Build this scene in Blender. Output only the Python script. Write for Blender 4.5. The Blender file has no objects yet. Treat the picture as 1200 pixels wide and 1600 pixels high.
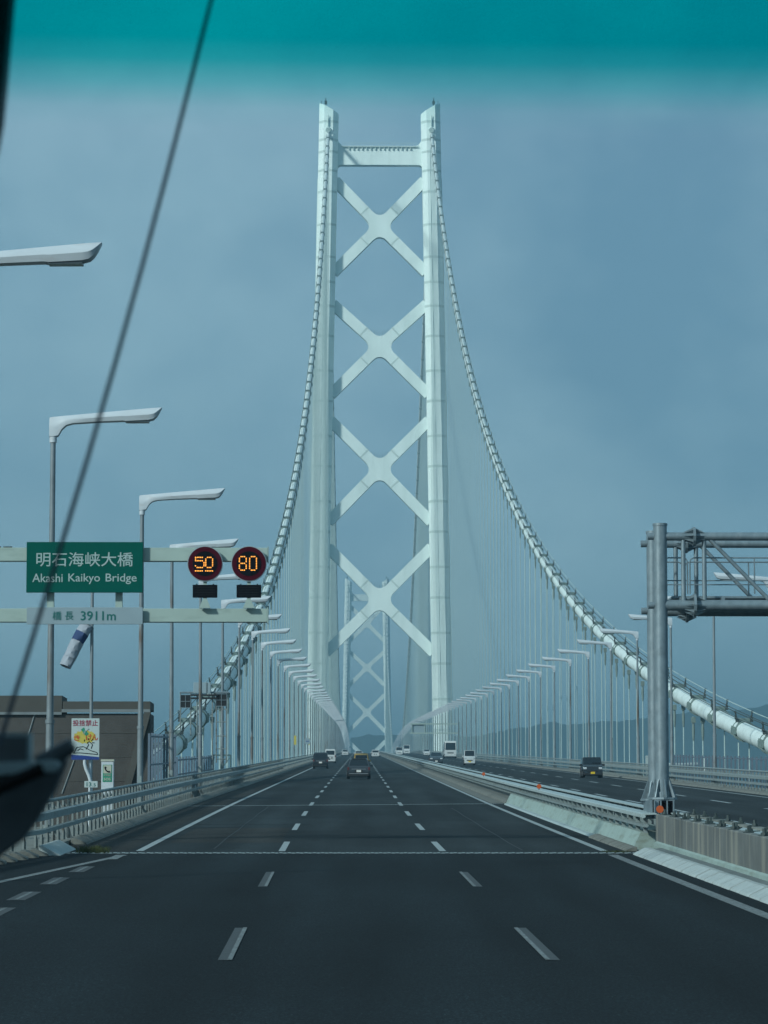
import bpy, math, random
from mathutils import Vector, Matrix, Quaternion
R = math.radians
rnd = random.Random(7)
sc = bpy.context.scene
C = sc.collection

# ------------------------------------------------------------------ camera
ZC = 40.3                      # eye height above the sea
FPX, PIT, YAW = 5150.0, 0.102439, 0.0073636
cam = bpy.data.cameras.new('camera')
cam.sensor_fit = 'VERTICAL'; cam.sensor_height = 36.0; cam.sensor_width = 27.0
cam.lens = 36.0 * FPX / 1600.0
cam.clip_start = 0.05; cam.clip_end = 60000
cam.dof.use_dof = True; cam.dof.focus_distance = 230.0; cam.dof.aperture_fstop = 15.0
co = bpy.data.objects.new('camera', cam); C.objects.link(co)
co.location = (0, 0, ZC); co.rotation_euler = (math.pi / 2 + PIT, 0, -YAW)
sc.camera = co

# ------------------------------------------------------------------ sky, sun, exposure
SUN_EL, SUN_AZ = R(29), R(48)          # azimuth: to the left of straight behind the camera
world = bpy.data.worlds.new('World'); sc.world = world; world.use_nodes = True
nt = world.node_tree; nt.nodes.clear()
def N(t, **k):
    n = nt.nodes.new(t)
    for a, b in k.items(): setattr(n, a, b)
    return n
out = N('ShaderNodeOutputWorld'); bg = N('ShaderNodeBackground')
sky = N('ShaderNodeTexSky', sky_type='NISHITA', sun_disc=False, sun_elevation=SUN_EL, sun_rotation=math.pi + SUN_AZ,
        altitude=40, air_density=1.0, dust_density=2.0, ozone_density=2.0)
tc = N('ShaderNodeTexCoord'); mp = N('ShaderNodeMapping'); mp.inputs['Scale'].default_value = (5.5, 5.5, 7.5)
mp.inputs['Location'].default_value = (1.8545, 19.3001, 13.7129)
nz = N('ShaderNodeTexNoise'); nz.inputs['Scale'].default_value = 1.6; nz.inputs['Detail'].default_value = 4.5; nz.inputs['Roughness'].default_value = .55
rp = N('ShaderNodeValToRGB')
rp.color_ramp.elements[0].position = .34; rp.color_ramp.elements[0].color = (1.24, 2.86, 4.08, 1)
rp.color_ramp.elements[1].position = .80; rp.color_ramp.elements[1].color = (3.5, 5.75, 6.7, 1)
mx = N('ShaderNodeMix', data_type='RGBA'); mx.inputs[0].default_value = 0.82
L = nt.links.new
L(tc.outputs['Generated'], mp.inputs[0]); L(mp.outputs[0], nz.inputs[0]); L(nz.outputs[0], rp.inputs[0])
sz = N('ShaderNodeSeparateXYZ'); m0 = N('ShaderNodeMath', operation='MAXIMUM'); m1 = N('ShaderNodeMath', operation='MULTIPLY'); m2 = N('ShaderNodeMath', operation='EXPONENT'); m3 = N('ShaderNodeMath', operation='MULTIPLY_ADD')
m0.inputs[1].default_value = 0.0; m1.inputs[1].default_value = -19.0; m3.inputs[1].default_value = 1.7; m3.inputs[2].default_value = 1.0      # paler towards the horizon
vm = N('ShaderNodeVectorMath', operation='SCALE')
L(tc.outputs['Generated'], sz.inputs[0]); L(sz.outputs[2], m0.inputs[0]); L(m0.outputs[0], m1.inputs[0]); L(m1.outputs[0], m2.inputs[0]); L(m2.outputs[0], m3.inputs[0]); L(mx.outputs[2], vm.inputs[0]); L(m3.outputs[0], vm.inputs[3])
L(sky.outputs[0], mx.inputs[6]); L(rp.outputs[0], mx.inputs[7]); L(vm.outputs[0], bg.inputs[0]); L(bg.outputs[0], out.inputs[0])
bg.inputs[1].default_value = 0.111
sun = bpy.data.lights.new('sun', 'SUN'); sun.energy = 4.1; sun.angle = R(5); sun.color = (0.90, 1.0, 0.96)
so = bpy.data.objects.new('sun', sun); C.objects.link(so)
SV = Vector((-math.sin(SUN_AZ) * math.cos(SUN_EL), -math.cos(SUN_AZ) * math.cos(SUN_EL), math.sin(SUN_EL)))
so.rotation_euler = SV.to_track_quat('Z', 'Y').to_euler(); so.location = (0, 0, 400)
vs = sc.view_settings
vs.view_transform = 'Standard'; vs.look = 'None'; vs.gamma = 1.0; vs.exposure = 0.0; vs.use_curve_mapping = False
sc.render.engine = 'CYCLES'
cy = sc.cycles
cy.use_denoising = True; cy.max_bounces = 6; cy.diffuse_bounces = 2; cy.glossy_bounces = 3; cy.volume_bounces = 0
cy.transparent_max_bounces = 8; cy.use_adaptive_sampling = True; cy.adaptive_threshold = 0.01
cy.caustics_reflective = False; cy.caustics_refractive = False; cy.sample_clamp_indirect = 6

# ------------------------------------------------------------------ places
G, H_EYE, Y_T1, SPAN, Y_T2, XC, XM = 0.0315, 2.443, 1118.5, 1991.0, 3109.5, 6.75, 6.95
RV = (SPAN / 2) / G
def zr(y):                              # road level
    z = ZC - H_EYE + G * y
    if y > Y_T1:
        u = min(y, Y_T2) - Y_T1
        z -= u * u / (2 * RV)
        if y > Y_T2: z -= 2 * G * (y - Y_T2)
    return z
def sh(y):                              # the road bends gently before the bridge
    return 3.4e-5 * max(0.0, 160 - y) ** 2
def wl(y):                              # the near shoulder widens
    return max(0.0, 76 - y) * 0.085
def P(x, y, dz=0.0): return Vector((x + sh(y), y, zr(y) + dz))
cp_, sp_, cy_, sy_ = math.cos(PIT), math.sin(PIT), math.cos(YAW), math.sin(YAW)
def tang(px, py):
    x, y, z = px - 600.0, FPX, 800.0 - py
    y, z = cp_ * y - sp_ * z, sp_ * y + cp_ * z
    x, y = cy_ * x + sy_ * y, -sy_ * x + cy_ * y
    return x / y, z / y
def at(px, py, d):                      # the point of a photo direction that stands d metres ahead
    a, b = tang(px, py); return Vector((a * d, d, ZC + b * d))

# ------------------------------------------------------------------ materials
MATS = {}
def mat(name, col, rough=.6, metal=0.0, var=.12, scale=2.0, bump=0.0, bscale=60.0, stain=None, sscale=(1, 1, 1), slo=.5, shi=.7, spec=.3, coat=0):
    if not name.startswith(('tower', 'cable', 'hanger')):          # all other colours darkened to offset the strong sun, imitating cloud shade
        col = [c * .88 for c in col]; stain = [c * .88 for c in stain] if stain else None
    m = bpy.data.materials.new(name); m.use_nodes = True
    t = m.node_tree; b = t.nodes['Principled BSDF']; l = t.links.new
    b.inputs['Roughness'].default_value = rough; b.inputs['Metallic'].default_value = metal
    b.inputs['Specular IOR Level'].default_value = spec; b.inputs['Coat Weight'].default_value = coat
    g = t.nodes.new('ShaderNodeNewGeometry')
    n = t.nodes.new('ShaderNodeTexNoise'); n.inputs['Scale'].default_value = scale; n.inputs['Detail'].default_value = 6; n.inputs['Roughness'].default_value = .62
    l(g.outputs['Position'], n.inputs['Vector'])
    r = t.nodes.new('ShaderNodeValToRGB')
    r.color_ramp.elements[0].position = .3; r.color_ramp.elements[1].position = .7
    r.color_ramp.elements[0].color = (*[c * (1 - var) for c in col], 1)
    r.color_ramp.elements[1].color = (*[min(1, c * (1 + var)) for c in col], 1)
    l(n.outputs[0], r.inputs[0]); o = r.outputs[0]
    if stain:
        mp = t.nodes.new('ShaderNodeMapping'); mp.inputs['Scale'].default_value = sscale; l(g.outputs['Position'], mp.inputs[0])
        n2 = t.nodes.new('ShaderNodeTexNoise'); n2.inputs['Scale'].default_value = 1; n2.inputs['Detail'].default_value = 5; n2.inputs['Roughness'].default_value = .6
        l(mp.outputs[0], n2.inputs['Vector'])
        r2 = t.nodes.new('ShaderNodeValToRGB'); r2.color_ramp.elements[0].position = slo; r2.color_ramp.elements[1].position = shi
        r2.color_ramp.elements[0].color = (0, 0, 0, 1); r2.color_ramp.elements[1].color = (1, 1, 1, 1)
        l(n2.outputs[0], r2.inputs[0])
        x = t.nodes.new('ShaderNodeMix'); x.data_type = 'RGBA'; l(r2.outputs[0], x.inputs[0]); l(o, x.inputs[6]); x.inputs[7].default_value = (*stain, 1)
        o = x.outputs[2]
    l(o, b.inputs['Base Color'])
    if bump:
        n3 = t.nodes.new('ShaderNodeTexNoise'); n3.inputs['Scale'].default_value = bscale; n3.inputs['Detail'].default_value = 3
        l(g.outputs['Position'], n3.inputs['Vector'])
        bp = t.nodes.new('ShaderNodeBump'); bp.inputs['Strength'].default_value = bump; bp.inputs['Distance'].default_value = .02
        l(n3.outputs[0], bp.inputs['Height']); l(bp.outputs[0], b.inputs['Normal'])
    MATS[name] = m
    return m
def emit(name, col, s):
    m = bpy.data.materials.new(name); m.use_nodes = True; b = m.node_tree.nodes['Principled BSDF']
    b.inputs['Base Color'].default_value = (*col, 1); b.inputs['Emission Color'].default_value = (*col, 1); b.inputs['Emission Strength'].default_value = s
    MATS[name] = m; return m

mat('tower', (.70, .82, .795), .55, var=.04, scale=.25, stain=(.60, .72, .69), sscale=(.5, .5, .035), slo=.45, shi=.75)
mat('tower_band', (.46, .58, .555), .6, var=.08, scale=.6)
mat('cable', (.60, .70, .69), .5, var=.05, scale=.6, stain=(.42, .51, .49), sscale=(1.2, .5, 1.2), slo=.5, shi=.75)
mat('cable_band', (.15, .21, .20), .6, var=.2, scale=3)
mat('dark_steel', (.05, .07, .07), .55, var=.3, scale=5)
mat('hanger', (.35, .46, .45), .6, var=.08, scale=.8)
mat('lamp_white', (.50, .56, .60), .4, var=.05, scale=1.5, stain=(.45, .48, .5), sscale=(2, 2, 6), slo=.55, shi=.75)
mat('lamp_pole', (.20, .24, .26), .45, metal=.2, var=.15, scale=2.2, stain=(.13, .105, .085), sscale=(1.6, 1.6, .35), slo=.54, shi=.66)
mat('lens', (.06, .08, .09), .2)
mat('galv', (.20, .26, .29), .42, metal=.35, var=.18, scale=4.5, stain=(.27, .33, .36), sscale=(7, 7, 2.5), slo=.5, shi=.72)
mat('rail', (.23, .285, .29), .55, metal=.1, var=.16, scale=3, stain=(.14, .135, .12), sscale=(2.5, 1.2, 4), slo=.56, shi=.74)
mat('post', (.21, .25, .25), .6, var=.22, scale=3, stain=(.10, .09, .075), sscale=(3, 3, 3), slo=.52, shi=.7)
mat('plinth', (.28, .37, .345), .6, var=.12, scale=1.6, stain=(.20, .24, .20), sscale=(2, .6, 5), slo=.52, shi=.72, bump=.1)
mat('concrete', (.19, .205, .19), .85, var=.2, scale=2.2, bump=.35, bscale=25, stain=(.11, .115, .10), sscale=(1.5, 1.5, 1.5), slo=.5, shi=.75)
mat('wall_concrete', (.125, .14, .138), .85, var=.18, scale=1.2, bump=.25, bscale=22, stain=(.235, .24, .21), sscale=(5.5, 2.2, .16), slo=.50, shi=.62)
mat('apron', (.14, .165, .165), .6, var=.15, scale=1.8, bump=.1, stain=(.10, .12, .12), sscale=(1, .5, 1), slo=.5, shi=.7)
mat('kerb_white', (.36, .42, .42), .7, var=.14, scale=3, bump=.2, stain=(.2, .22, .21), sscale=(3, 2, 3), slo=.58, shi=.78)
mat('kerb_old', (.16, .17, .155), .85, var=.2, scale=3, bump=.3, stain=(.09, .095, .085), sscale=(2, 2, 2), slo=.5, shi=.72)
mat('white_plate', (.36, .44, .445), .5, var=.1, scale=3, stain=(.24, .29, .29), sscale=(4, 2, 4), slo=.56, shi=.75)
mat('bridge_paint', (.47, .55, .50), .55, var=.08, scale=1.2)
mat('gantry_green', (.34, .44, .405), .5, var=.06, scale=1.2, stain=(.27, .35, .32), sscale=(1.2, 1.2, 5), slo=.55, shi=.75)
mat('sign_green', (.001, .085, .066), .6, var=.06, scale=2, spec=.04)
mat('sign_white', (.42, .50, .50), .5, var=.03, scale=2)
mat('sign_grey', (.25, .335, .375), .5, var=.05, scale=3)
mat('text_white', (.33, .45, .44), .5, var=.02)
mat('text_green', (.01, .13, .12), .5, var=.02)
mat('maroon', (.055, .004, .012), .6, var=.05, spec=.04)
mat('black', (.005, .006, .009), .6, var=.1, spec=.04)
mat('black_matt', (.012, .014, .016), .7, var=.2, scale=6)
mat('rim_pale', (.35, .42, .45), .4, metal=.4)
mat('blue_print', (.02, .05, .22), .5, var=.1); mat('red_print', (.30, .02, .06), .5, var=.05)
mat('yellow_print', (.50, .43, .08), .5, var=.05); mat('orange_print', (.55, .10, .03), .5); mat('green_print', (.03, .25, .16), .5)
mat('cream', (.42, .44, .36), .5)
mat('building', (.068, .066, .062), .9, var=.2, scale=.8, bump=.5, bscale=12, stain=(.052, .05, .047), sscale=(1.2, 1.2, .25), slo=.5, shi=.7)
mat('building_cap', (.07, .07, .063), .85, var=.1, scale=1)
mat('building_line', (.17, .20, .21), .7)
mat('fence_slat', (.13, .175, .225), .5, metal=.2, var=.1, scale=2)
mat('sea', (.02, .05, .07), .15, var=.1, scale=.05, bump=.4, bscale=.2)
mat('forest', (.022, .034, .024), .9, var=.35, scale=.02)
mat('orange_disc', (.48, .09, .02), .35, var=.05)
mat('tyre', (.012, .012, .012), .8); mat('rim', (.35, .36, .37), .35, metal=.7)
mat('car_glass', (.010, .014, .018), .05, var=.02, spec=.6); mat('car_trim', (.015, .016, .017), .5)
mat('car_dark', (.036, .045, .054), .25, coat=.6, var=.03); mat('car_black', (.016, .019, .023), .22, coat=.6, var=.03)
mat('car_white', (.55, .59, .59), .3, coat=.4, var=.02); mat('car_tan', (.36, .25, .07), .35, coat=.4, var=.03)
mat('tail', (.10, .012, .012), .2); mat('head', (.62, .66, .68), .12, metal=.3); mat('plate_white', (.7, .72, .7), .5); mat('plate_yellow', (.7, .5, .03), .5)
mat('sock_white', (.30, .34, .39), .8, var=.1, scale=4); mat('sock_navy', (.03, .06, .15), .8)
mat('grass', (.045, .06, .018), .9, var=.4, scale=20)
mat('wiper', (.13, .155, .17), .6, var=.2, scale=30); mat('wiper_edge', (.42, .54, .57), .5); mat('aerial', (.10, .14, .18), .5)
emit('led', (1.0, .36, .05), 1.35)

def asphalt(name, base, paint=False):
    m = bpy.data.materials.new(name); m.use_nodes = True
    t = m.node_tree; b = t.nodes['Principled BSDF']; l = t.links.new
    g = t.nodes.new('ShaderNodeNewGeometry')
    def noise(s, d=4, sc_=None):
        n = t.nodes.new('ShaderNodeTexNoise'); n.inputs['Scale'].default_value = s; n.inputs['Detail'].default_value = d
        if sc_:
            mp = t.nodes.new('ShaderNodeMapping'); mp.inputs['Scale'].default_value = sc_; l(g.outputs['Position'], mp.inputs[0]); l(mp.outputs[0], n.inputs[0])
        else: l(g.outputs['Position'], n.inputs[0])
        return n.outputs[0]
    def ramp(i, a, bb, ca, cb):
        r = t.nodes.new('ShaderNodeValToRGB'); r.color_ramp.elements[0].position = a; r.color_ramp.elements[1].position = bb
        r.color_ramp.elements[0].color = (*ca, 1); r.color_ramp.elements[1].color = (*cb, 1); l(i, r.inputs[0]); return r.outputs[0]
    def mix(f, a, c, mode='MIX'):
        x = t.nodes.new('ShaderNodeMix'); x.data_type = 'RGBA'; x.blend_type = mode
        if isinstance(f, float): x.inputs[0].default_value = f
        else: l(f, x.inputs[0])
        l(a, x.inputs[6]); l(c, x.inputs[7]); return x.outputs[2]
    fine = ramp(noise(1, 3, (34, 9, 20)), .36, .70, [c * .55 for c in base], [c * 1.5 for c in base])
    chips = ramp(noise(1, 2, (55, 7, 30)), .60, .72, (1, 1, 1), (2.3, 2.2, 2.1))                # pale stone chips
    big = ramp(noise(1, 4, (.9, .045, .3)), .3, .7, (.72, .72, .72), (1.25, 1.25, 1.25))        # wheel tracks along the lanes
    patch = ramp(noise(1, 5, (.22, .06, .1)), .36, .64, (.78, .78, .78), (1.16, 1.16, 1.16))
    spots = ramp(noise(1, 4, (1.1, .32, 1)), .66, .78, (1, 1, 1), (.62, .62, .62))              # oil and tar
    sx_ = t.nodes.new('ShaderNodeSeparateXYZ'); l(g.outputs['Position'], sx_.inputs[0])
    w1 = t.nodes.new('ShaderNodeMath'); w1.operation = 'MULTIPLY'; w1.inputs[1].default_value = 3.351; l(sx_.outputs[0], w1.inputs[0])
    w2 = t.nodes.new('ShaderNodeMath'); w2.operation = 'COSINE'; l(w1.outputs[0], w2.inputs[0])
    w3 = t.nodes.new('ShaderNodeMath'); w3.operation = 'MULTIPLY_ADD'; w3.inputs[1].default_value = .5; w3.inputs[2].default_value = .5; l(w2.outputs[0], w3.inputs[0])
    tracks = ramp(w3.outputs[0], .0, 1.0, (1.12, 1.12, 1.12), (.88, .88, .88))                  # lanes polished by tyres
    big = mix(1.0, big, tracks, 'MULTIPLY')
    colr = mix(1.0, mix(1.0, mix(1.0, mix(1.0, fine, chips, 'MULTIPLY'), big, 'MULTIPLY'), patch, 'MULTIPLY'), spots, 'MULTIPLY')
    l(colr, b.inputs['Base Color']); b.inputs['Roughness'].default_value = .92; b.inputs['Specular IOR Level'].default_value = .14
    bp = t.nodes.new('ShaderNodeBump'); bp.inputs['Strength'].default_value = .5; bp.inputs['Distance'].default_value = .008
    l(noise(70, 2), bp.inputs['Height']); l(bp.outputs[0], b.inputs['Normal'])
    MATS[name] = m
asphalt('asphalt_near', (.0078, .0128, .0155)); asphalt('asphalt_bridge', (.019, .026, .029)); asphalt('asphalt_shoulder', (.027, .029, .028)); asphalt('asphalt_far_side', (.022, .029, .032))
def paint(name, col, under, lo, hi, sc_=9):
    m = mat(name, col, .7, var=.1, scale=5)
    t = m.node_tree; b = t.nodes['Principled BSDF']; l = t.links.new
    prev = b.inputs['Base Color'].links[0].from_socket
    g = t.nodes.new('ShaderNodeNewGeometry'); n = t.nodes.new('ShaderNodeTexNoise'); n.inputs['Scale'].default_value = sc_; n.inputs['Detail'].default_value = 7; n.inputs['Roughness'].default_value = .75
    l(g.outputs['Position'], n.inputs[0])
    r = t.nodes.new('ShaderNodeValToRGB'); r.color_ramp.elements[0].position = lo; r.color_ramp.elements[1].position = hi
    l(n.outputs[0], r.inputs[0]); x = t.nodes.new('ShaderNodeMix'); x.data_type = 'RGBA'; l(r.outputs[0], x.inputs[0]); l(prev, x.inputs[6]); x.inputs[7].default_value = (*under, 1)
    l(x.outputs[2], b.inputs['Base Color'])
paint('paint', (.29, .34, .35), (.08, .09, .09), .55, .72)
paint('paint_worn', (.21, .245, .25), (.07, .075, .075), .42, .60, 12)
paint('paint_ghost', (.062, .070, .073), (.04, .043, .043), .42, .66, 14)

# ------------------------------------------------------------------ mesh helpers
class MB:
    def __init__(s): s.v = []; s.f = []
    def add(s, vs, fs):
        n = len(s.v); s.v += [tuple(v) for v in vs]; s.f += [tuple(n + i for i in f) for f in fs]; return s
    def box(s, c, d, rot=None):
        c = Vector(c); h = Vector(d) / 2
        vs = [Vector((x * h.x, y * h.y, z * h.z)) for x in (-1, 1) for y in (-1, 1) for z in (-1, 1)]
        if rot is not None: vs = [rot @ v for v in vs]
        return s.add([v + c for v in vs], [(0, 1, 3, 2), (4, 6, 7, 5), (0, 4, 5, 1), (2, 3, 7, 6), (0, 2, 6, 4), (1, 5, 7, 3)])
    def cyl(s, a, b, r0, r1=None, n=10, caps=True):
        a, b = Vector(a), Vector(b); r1 = r0 if r1 is None else r1
        q = (b - a).to_track_quat('Z', 'Y'); vs = []
        for p, r in ((a, r0), (b, r1)):
            vs += [p + q @ Vector((r * math.cos(2 * math.pi * i / n), r * math.sin(2 * math.pi * i / n), 0)) for i in range(n)]
        fs = [(i, (i + 1) % n, n + (i + 1) % n, n + i) for i in range(n)]
        if caps: fs += [tuple(range(n - 1, -1, -1)), tuple(range(n, 2 * n))]
        return s.add(vs, fs)
    def tube(s, pts, r, n=8):
        pts = [Vector(p) for p in pts]; k = len(pts); rs = r if isinstance(r, (list, tuple)) else [r] * k; vs = []; q0 = None
        for i, p in enumerate(pts):
            t = (pts[min(i + 1, k - 1)] - pts[max(i - 1, 0)]).normalized()
            if q0 is None: q0 = t.to_track_quat('Z', 'Y')
            else: q0 = (q0 @ Vector((0, 0, 1))).rotation_difference(t) @ q0
            vs += [p + q0 @ Vector((rs[i] * math.cos(2 * math.pi * j / n), rs[i] * math.sin(2 * math.pi * j / n), 0)) for j in range(n)]
        fs = [(i * n + j, i * n + (j + 1) % n, (i + 1) * n + (j + 1) % n, (i + 1) * n + j) for i in range(k - 1) for j in range(n)]
        fs += [tuple(range(n - 1, -1, -1)), tuple((k - 1) * n + j for j in range(n))]
        return s.add(vs, fs)
    def prism(s, poly, t0, t1, axis='y'):     # poly in (x,z) extruded along y, or (y,z) along x, or (x,y) along z
        n = len(poly)
        def m(p, t): return (p[0], t, p[1]) if axis == 'y' else ((t, p[0], p[1]) if axis == 'x' else (p[0], p[1], t))
        vs = [m(p, t0) for p in poly] + [m(p, t1) for p in poly]
        return s.add(vs, [tuple(range(n - 1, -1, -1)), tuple(range(n, 2 * n))] + [(i, (i + 1) % n, n + (i + 1) % n, n + i) for i in range(n)])
    def loft(s, rings, caps=True):
        n = len(rings[0]); vs = [v for r in rings for v in r]; k = len(rings)
        fs = [(i * n + j, i * n + (j + 1) % n, (i + 1) * n + (j + 1) % n, (i + 1) * n + j) for i in range(k - 1) for j in range(n)]
        if caps: fs += [tuple(range(n - 1, -1, -1)), tuple((k - 1) * n + j for j in range(n))]
        return s.add(vs, fs)
    def build(s, name, m, parent=None, smooth=False, loc=None, bevel=0):
        me = bpy.data.meshes.new(name); me.from_pydata(s.v, [], s.f); me.validate()
        import bmesh
        bm = bmesh.new(); bm.from_mesh(me); bmesh.ops.recalc_face_normals(bm, faces=bm.faces); bm.to_mesh(me); bm.free()
        me.materials.append(MATS[m])
        if smooth:
            for p in me.polygons: p.use_smooth = True
            me.set_sharp_from_angle(angle=R(38))
        o = bpy.data.objects.new(name, me); C.objects.link(o)
        if parent: o.parent = parent
        if loc is not None: o.location = loc
        if bevel:
            b = o.modifiers.new('bevel', 'BEVEL'); b.width = bevel; b.segments = 2; b.limit_method = 'ANGLE'; b.angle_limit = R(35)
        return o
def tag(o, label=None, cat=None, group=None, kind=None):
    for k, v in (('label', label), ('category', cat), ('group', group), ('kind', kind)):
        if v: o[k] = v
    return o
def root(name, loc, label=None, cat=None, group=None, rz=0.0):
    o = bpy.data.objects.new(name, None); C.objects.link(o); o.location = loc; o.rotation_euler = (0, 0, rz); o.empty_display_size = .3
    return tag(o, label, cat, group)
def cp(o, parent=None, loc=None):
    c = o.copy(); C.objects.link(c); c.parent = parent
    if loc is not None: c.location = loc
    return c
def copy_tree(o, loc=None, parent=None):
    c = o.copy(); C.objects.link(c); c.parent = parent
    if loc is not None: c.location = loc
    for ch in o.children: copy_tree(ch, None, c)
    return c
def frange(a, b, s):
    r = []; x = a
    while x < b - 1e-6: r.append(x); x += s
    return r + [b]
def ysteps(a, b):
    ys = [a] + [y for y in frange(0, 220, 4) + frange(240, 1110, 30) + frange(1130, 3100, 45) + [3109.5, 3500, 4100] if a < y < b] + [b]
    return ys
def sweep(mb, prof, ys, xf=None):
    rings = [[P(x + (xf(y) if xf else 0), y, z) for x, z in prof] for y in ys]
    return mb.loft(rings)
def strip(x0, x1, ys, dz, mb=None, w0=None, w1=None):
    mb = mb or MB(); vs = []
    for y in ys: vs += [P(x0 - (w0(y) if w0 else 0), y, dz), P(x1 - (w1(y) if w1 else 0), y, dz)]
    return mb.add(vs, [(2 * i, 2 * i + 1, 2 * i + 3, 2 * i + 2) for i in range(len(ys) - 1)])
FONT_O = None
def lettering(body, m, parent, centre, width, height=None, bold=0.0, name='lettering', rot=(math.pi / 2, 0, 0), extr=.004, sx=None):
    cu = bpy.data.curves.new('t', 'FONT'); cu.body = body; cu.size = 1; cu.resolution_u = 3
    o = bpy.data.objects.new('t', cu); C.objects.link(o)
    me = bpy.data.meshes.new_from_object(o.evaluated_get(bpy.context.evaluated_depsgraph_get()))
    bpy.data.objects.remove(o); bpy.data.curves.remove(cu)
    xs = [v.co.x for v in me.vertices]; yy = [v.co.y for v in me.vertices]
    x0, x1, y0, y1 = min(xs), max(xs), min(yy), max(yy)
    kx = width / (x1 - x0); ky = (height / (y1 - y0)) if height else kx
    for v in me.vertices: v.co = ((v.co.x - (x0 + x1) / 2) * kx, (v.co.y - (y0 + y1) / 2) * ky, extr)
    if bold:
        nv = len(me.vertices); base = [tuple(v.co) for v in me.vertices]; fs = [tuple(p.vertices) for p in me.polygons]; vs = []; ff = []
        for k, (ax, ay) in enumerate(((0, 0), (1, .4), (-1, -.4), (.4, -1), (-.4, 1))):
            vs += [(x + ax * bold * kx, y + ay * bold * ky, z + k * .0004) for x, y, z in base]; ff += [tuple(i + k * nv for i in f) for f in fs]
        me = bpy.data.meshes.new(name); me.from_pydata(vs, [], ff)
    me.materials.clear(); me.materials.append(MATS[m]); me.name = name
    o = bpy.data.objects.new(name, me); C.objects.link(o); o.parent = parent; o.location = centre; o.rotation_euler = rot
    return o

Y_J1, Y_J2 = 75.8, 138.0
# ------------------------------------------------------------------ setting: sea, hills, roads
mb = MB(); mb.add([(-7900, -900, 0), (7900, -900, 0), (7900, 9300, 0), (-7900, 9300, 0)], [(0, 1, 2, 3)])
tag(mb.build('sea', 'sea'), 'dark grey blue sea strait far below the bridge', kind='structure')

def hill_strip(name, ridge, yd, seed, label):
    rr = random.Random(seed); cols = []
    n = 150
    px0, px1 = ridge[0][0], ridge[-1][0]
    ph = [rr.uniform(0, 6.28) for _ in range(12)]
    for i in range(n + 1):
        px = px0 + (px1 - px0) * i / n
        for (a, b), (c, d) in zip(ridge, ridge[1:]):
            if a <= px <= c: py = b + (d - b) * (px - a) / (c - a); break
        p = at(px, py, yd)
        bump = sum(math.sin(px * (.017 + .031 * k) + ph[k]) * 2.6 / (1 + k * .9) for k in range(6))
        top = max(4, p.z + bump + rr.uniform(-.8, .8)); col = []
        for k in range(17):
            u = k / 16.0
            y = yd - 500 + u * 1000
            prof = math.sin(math.pi * min(1, u)) ** .8 if u < 1 else 0
            z = top * prof * (1 - .12 * abs(math.sin(px * .03 + u * 7 + ph[3])) * (1 if abs(u - .5) > .1 else 0)) + rr.uniform(-3, 3) * (1 if 0 < u < 1 and k != 8 else 0)
            if k in (0, 16): z = -2
            col.append(Vector((p.x * y / yd if False else p.x, y, z)))
        cols.append(col)
    m = MB(); vs = [v for c in cols for v in c]
    m.add(vs, [(i * 17 + k, (i + 1) * 17 + k, (i + 1) * 17 + k + 1, i * 17 + k + 1) for i in range(n) for k in range(16)])
    o = m.build(name, 'forest', smooth=True); tag(o, label, kind='structure'); return o
hill_strip('hills', [(530, 1322), (541, 1190), (546, 1152), (556, 1149), (566, 1147), (572, 1144), (580, 1146), (600, 1144), (620, 1147), (650, 1150), (700, 1153), (760, 1150), (800, 1143), (833, 1134),
                     (863, 1127), (910, 1128), (960, 1126), (1000, 1119), (1050, 1118), (1110, 1114), (1167, 1110), (1200, 1104), (1300, 1096), (1500, 1100), (1900, 1140)], 4350, 4, 'hazy dark wooded hills across the strait beyond the bridge')

# anchorage mass under the near road
mb = MB(); sweep(mb, [(-46, -34), (60, -34), (60, -1.2), (-46, -1.2)], [-40, 0, 80, 158])
tag(mb.build('anchorage_terrace', 'concrete'), kind='structure')

near = strip(-7.2, 8.0, ysteps(-30, Y_J1), 0.0, w0=lambda y: wl(y) + 3.6).build('approach_road', 'asphalt_near'); tag(near, 'smooth black asphalt before the first expansion joint', kind='structure')
road = strip(-5.62, 6.4, ysteps(Y_J1, 3109), 0.0).build('bridge_road', 'asphalt_bridge'); tag(road, 'grey asphalt carriageway crossing the bridge ahead', kind='structure')
shou = strip(-8.0, -5.62, ysteps(Y_J1, 3109), 0.0).build('road_shoulder', 'asphalt_shoulder', road)
opp = strip(7.4, 22.0, ysteps(-30, 3109), 0.0).build('opposite_road', 'asphalt_far_side'); tag(opp, 'oncoming carriageway beyond the steel median barrier', kind='structure')

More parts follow.
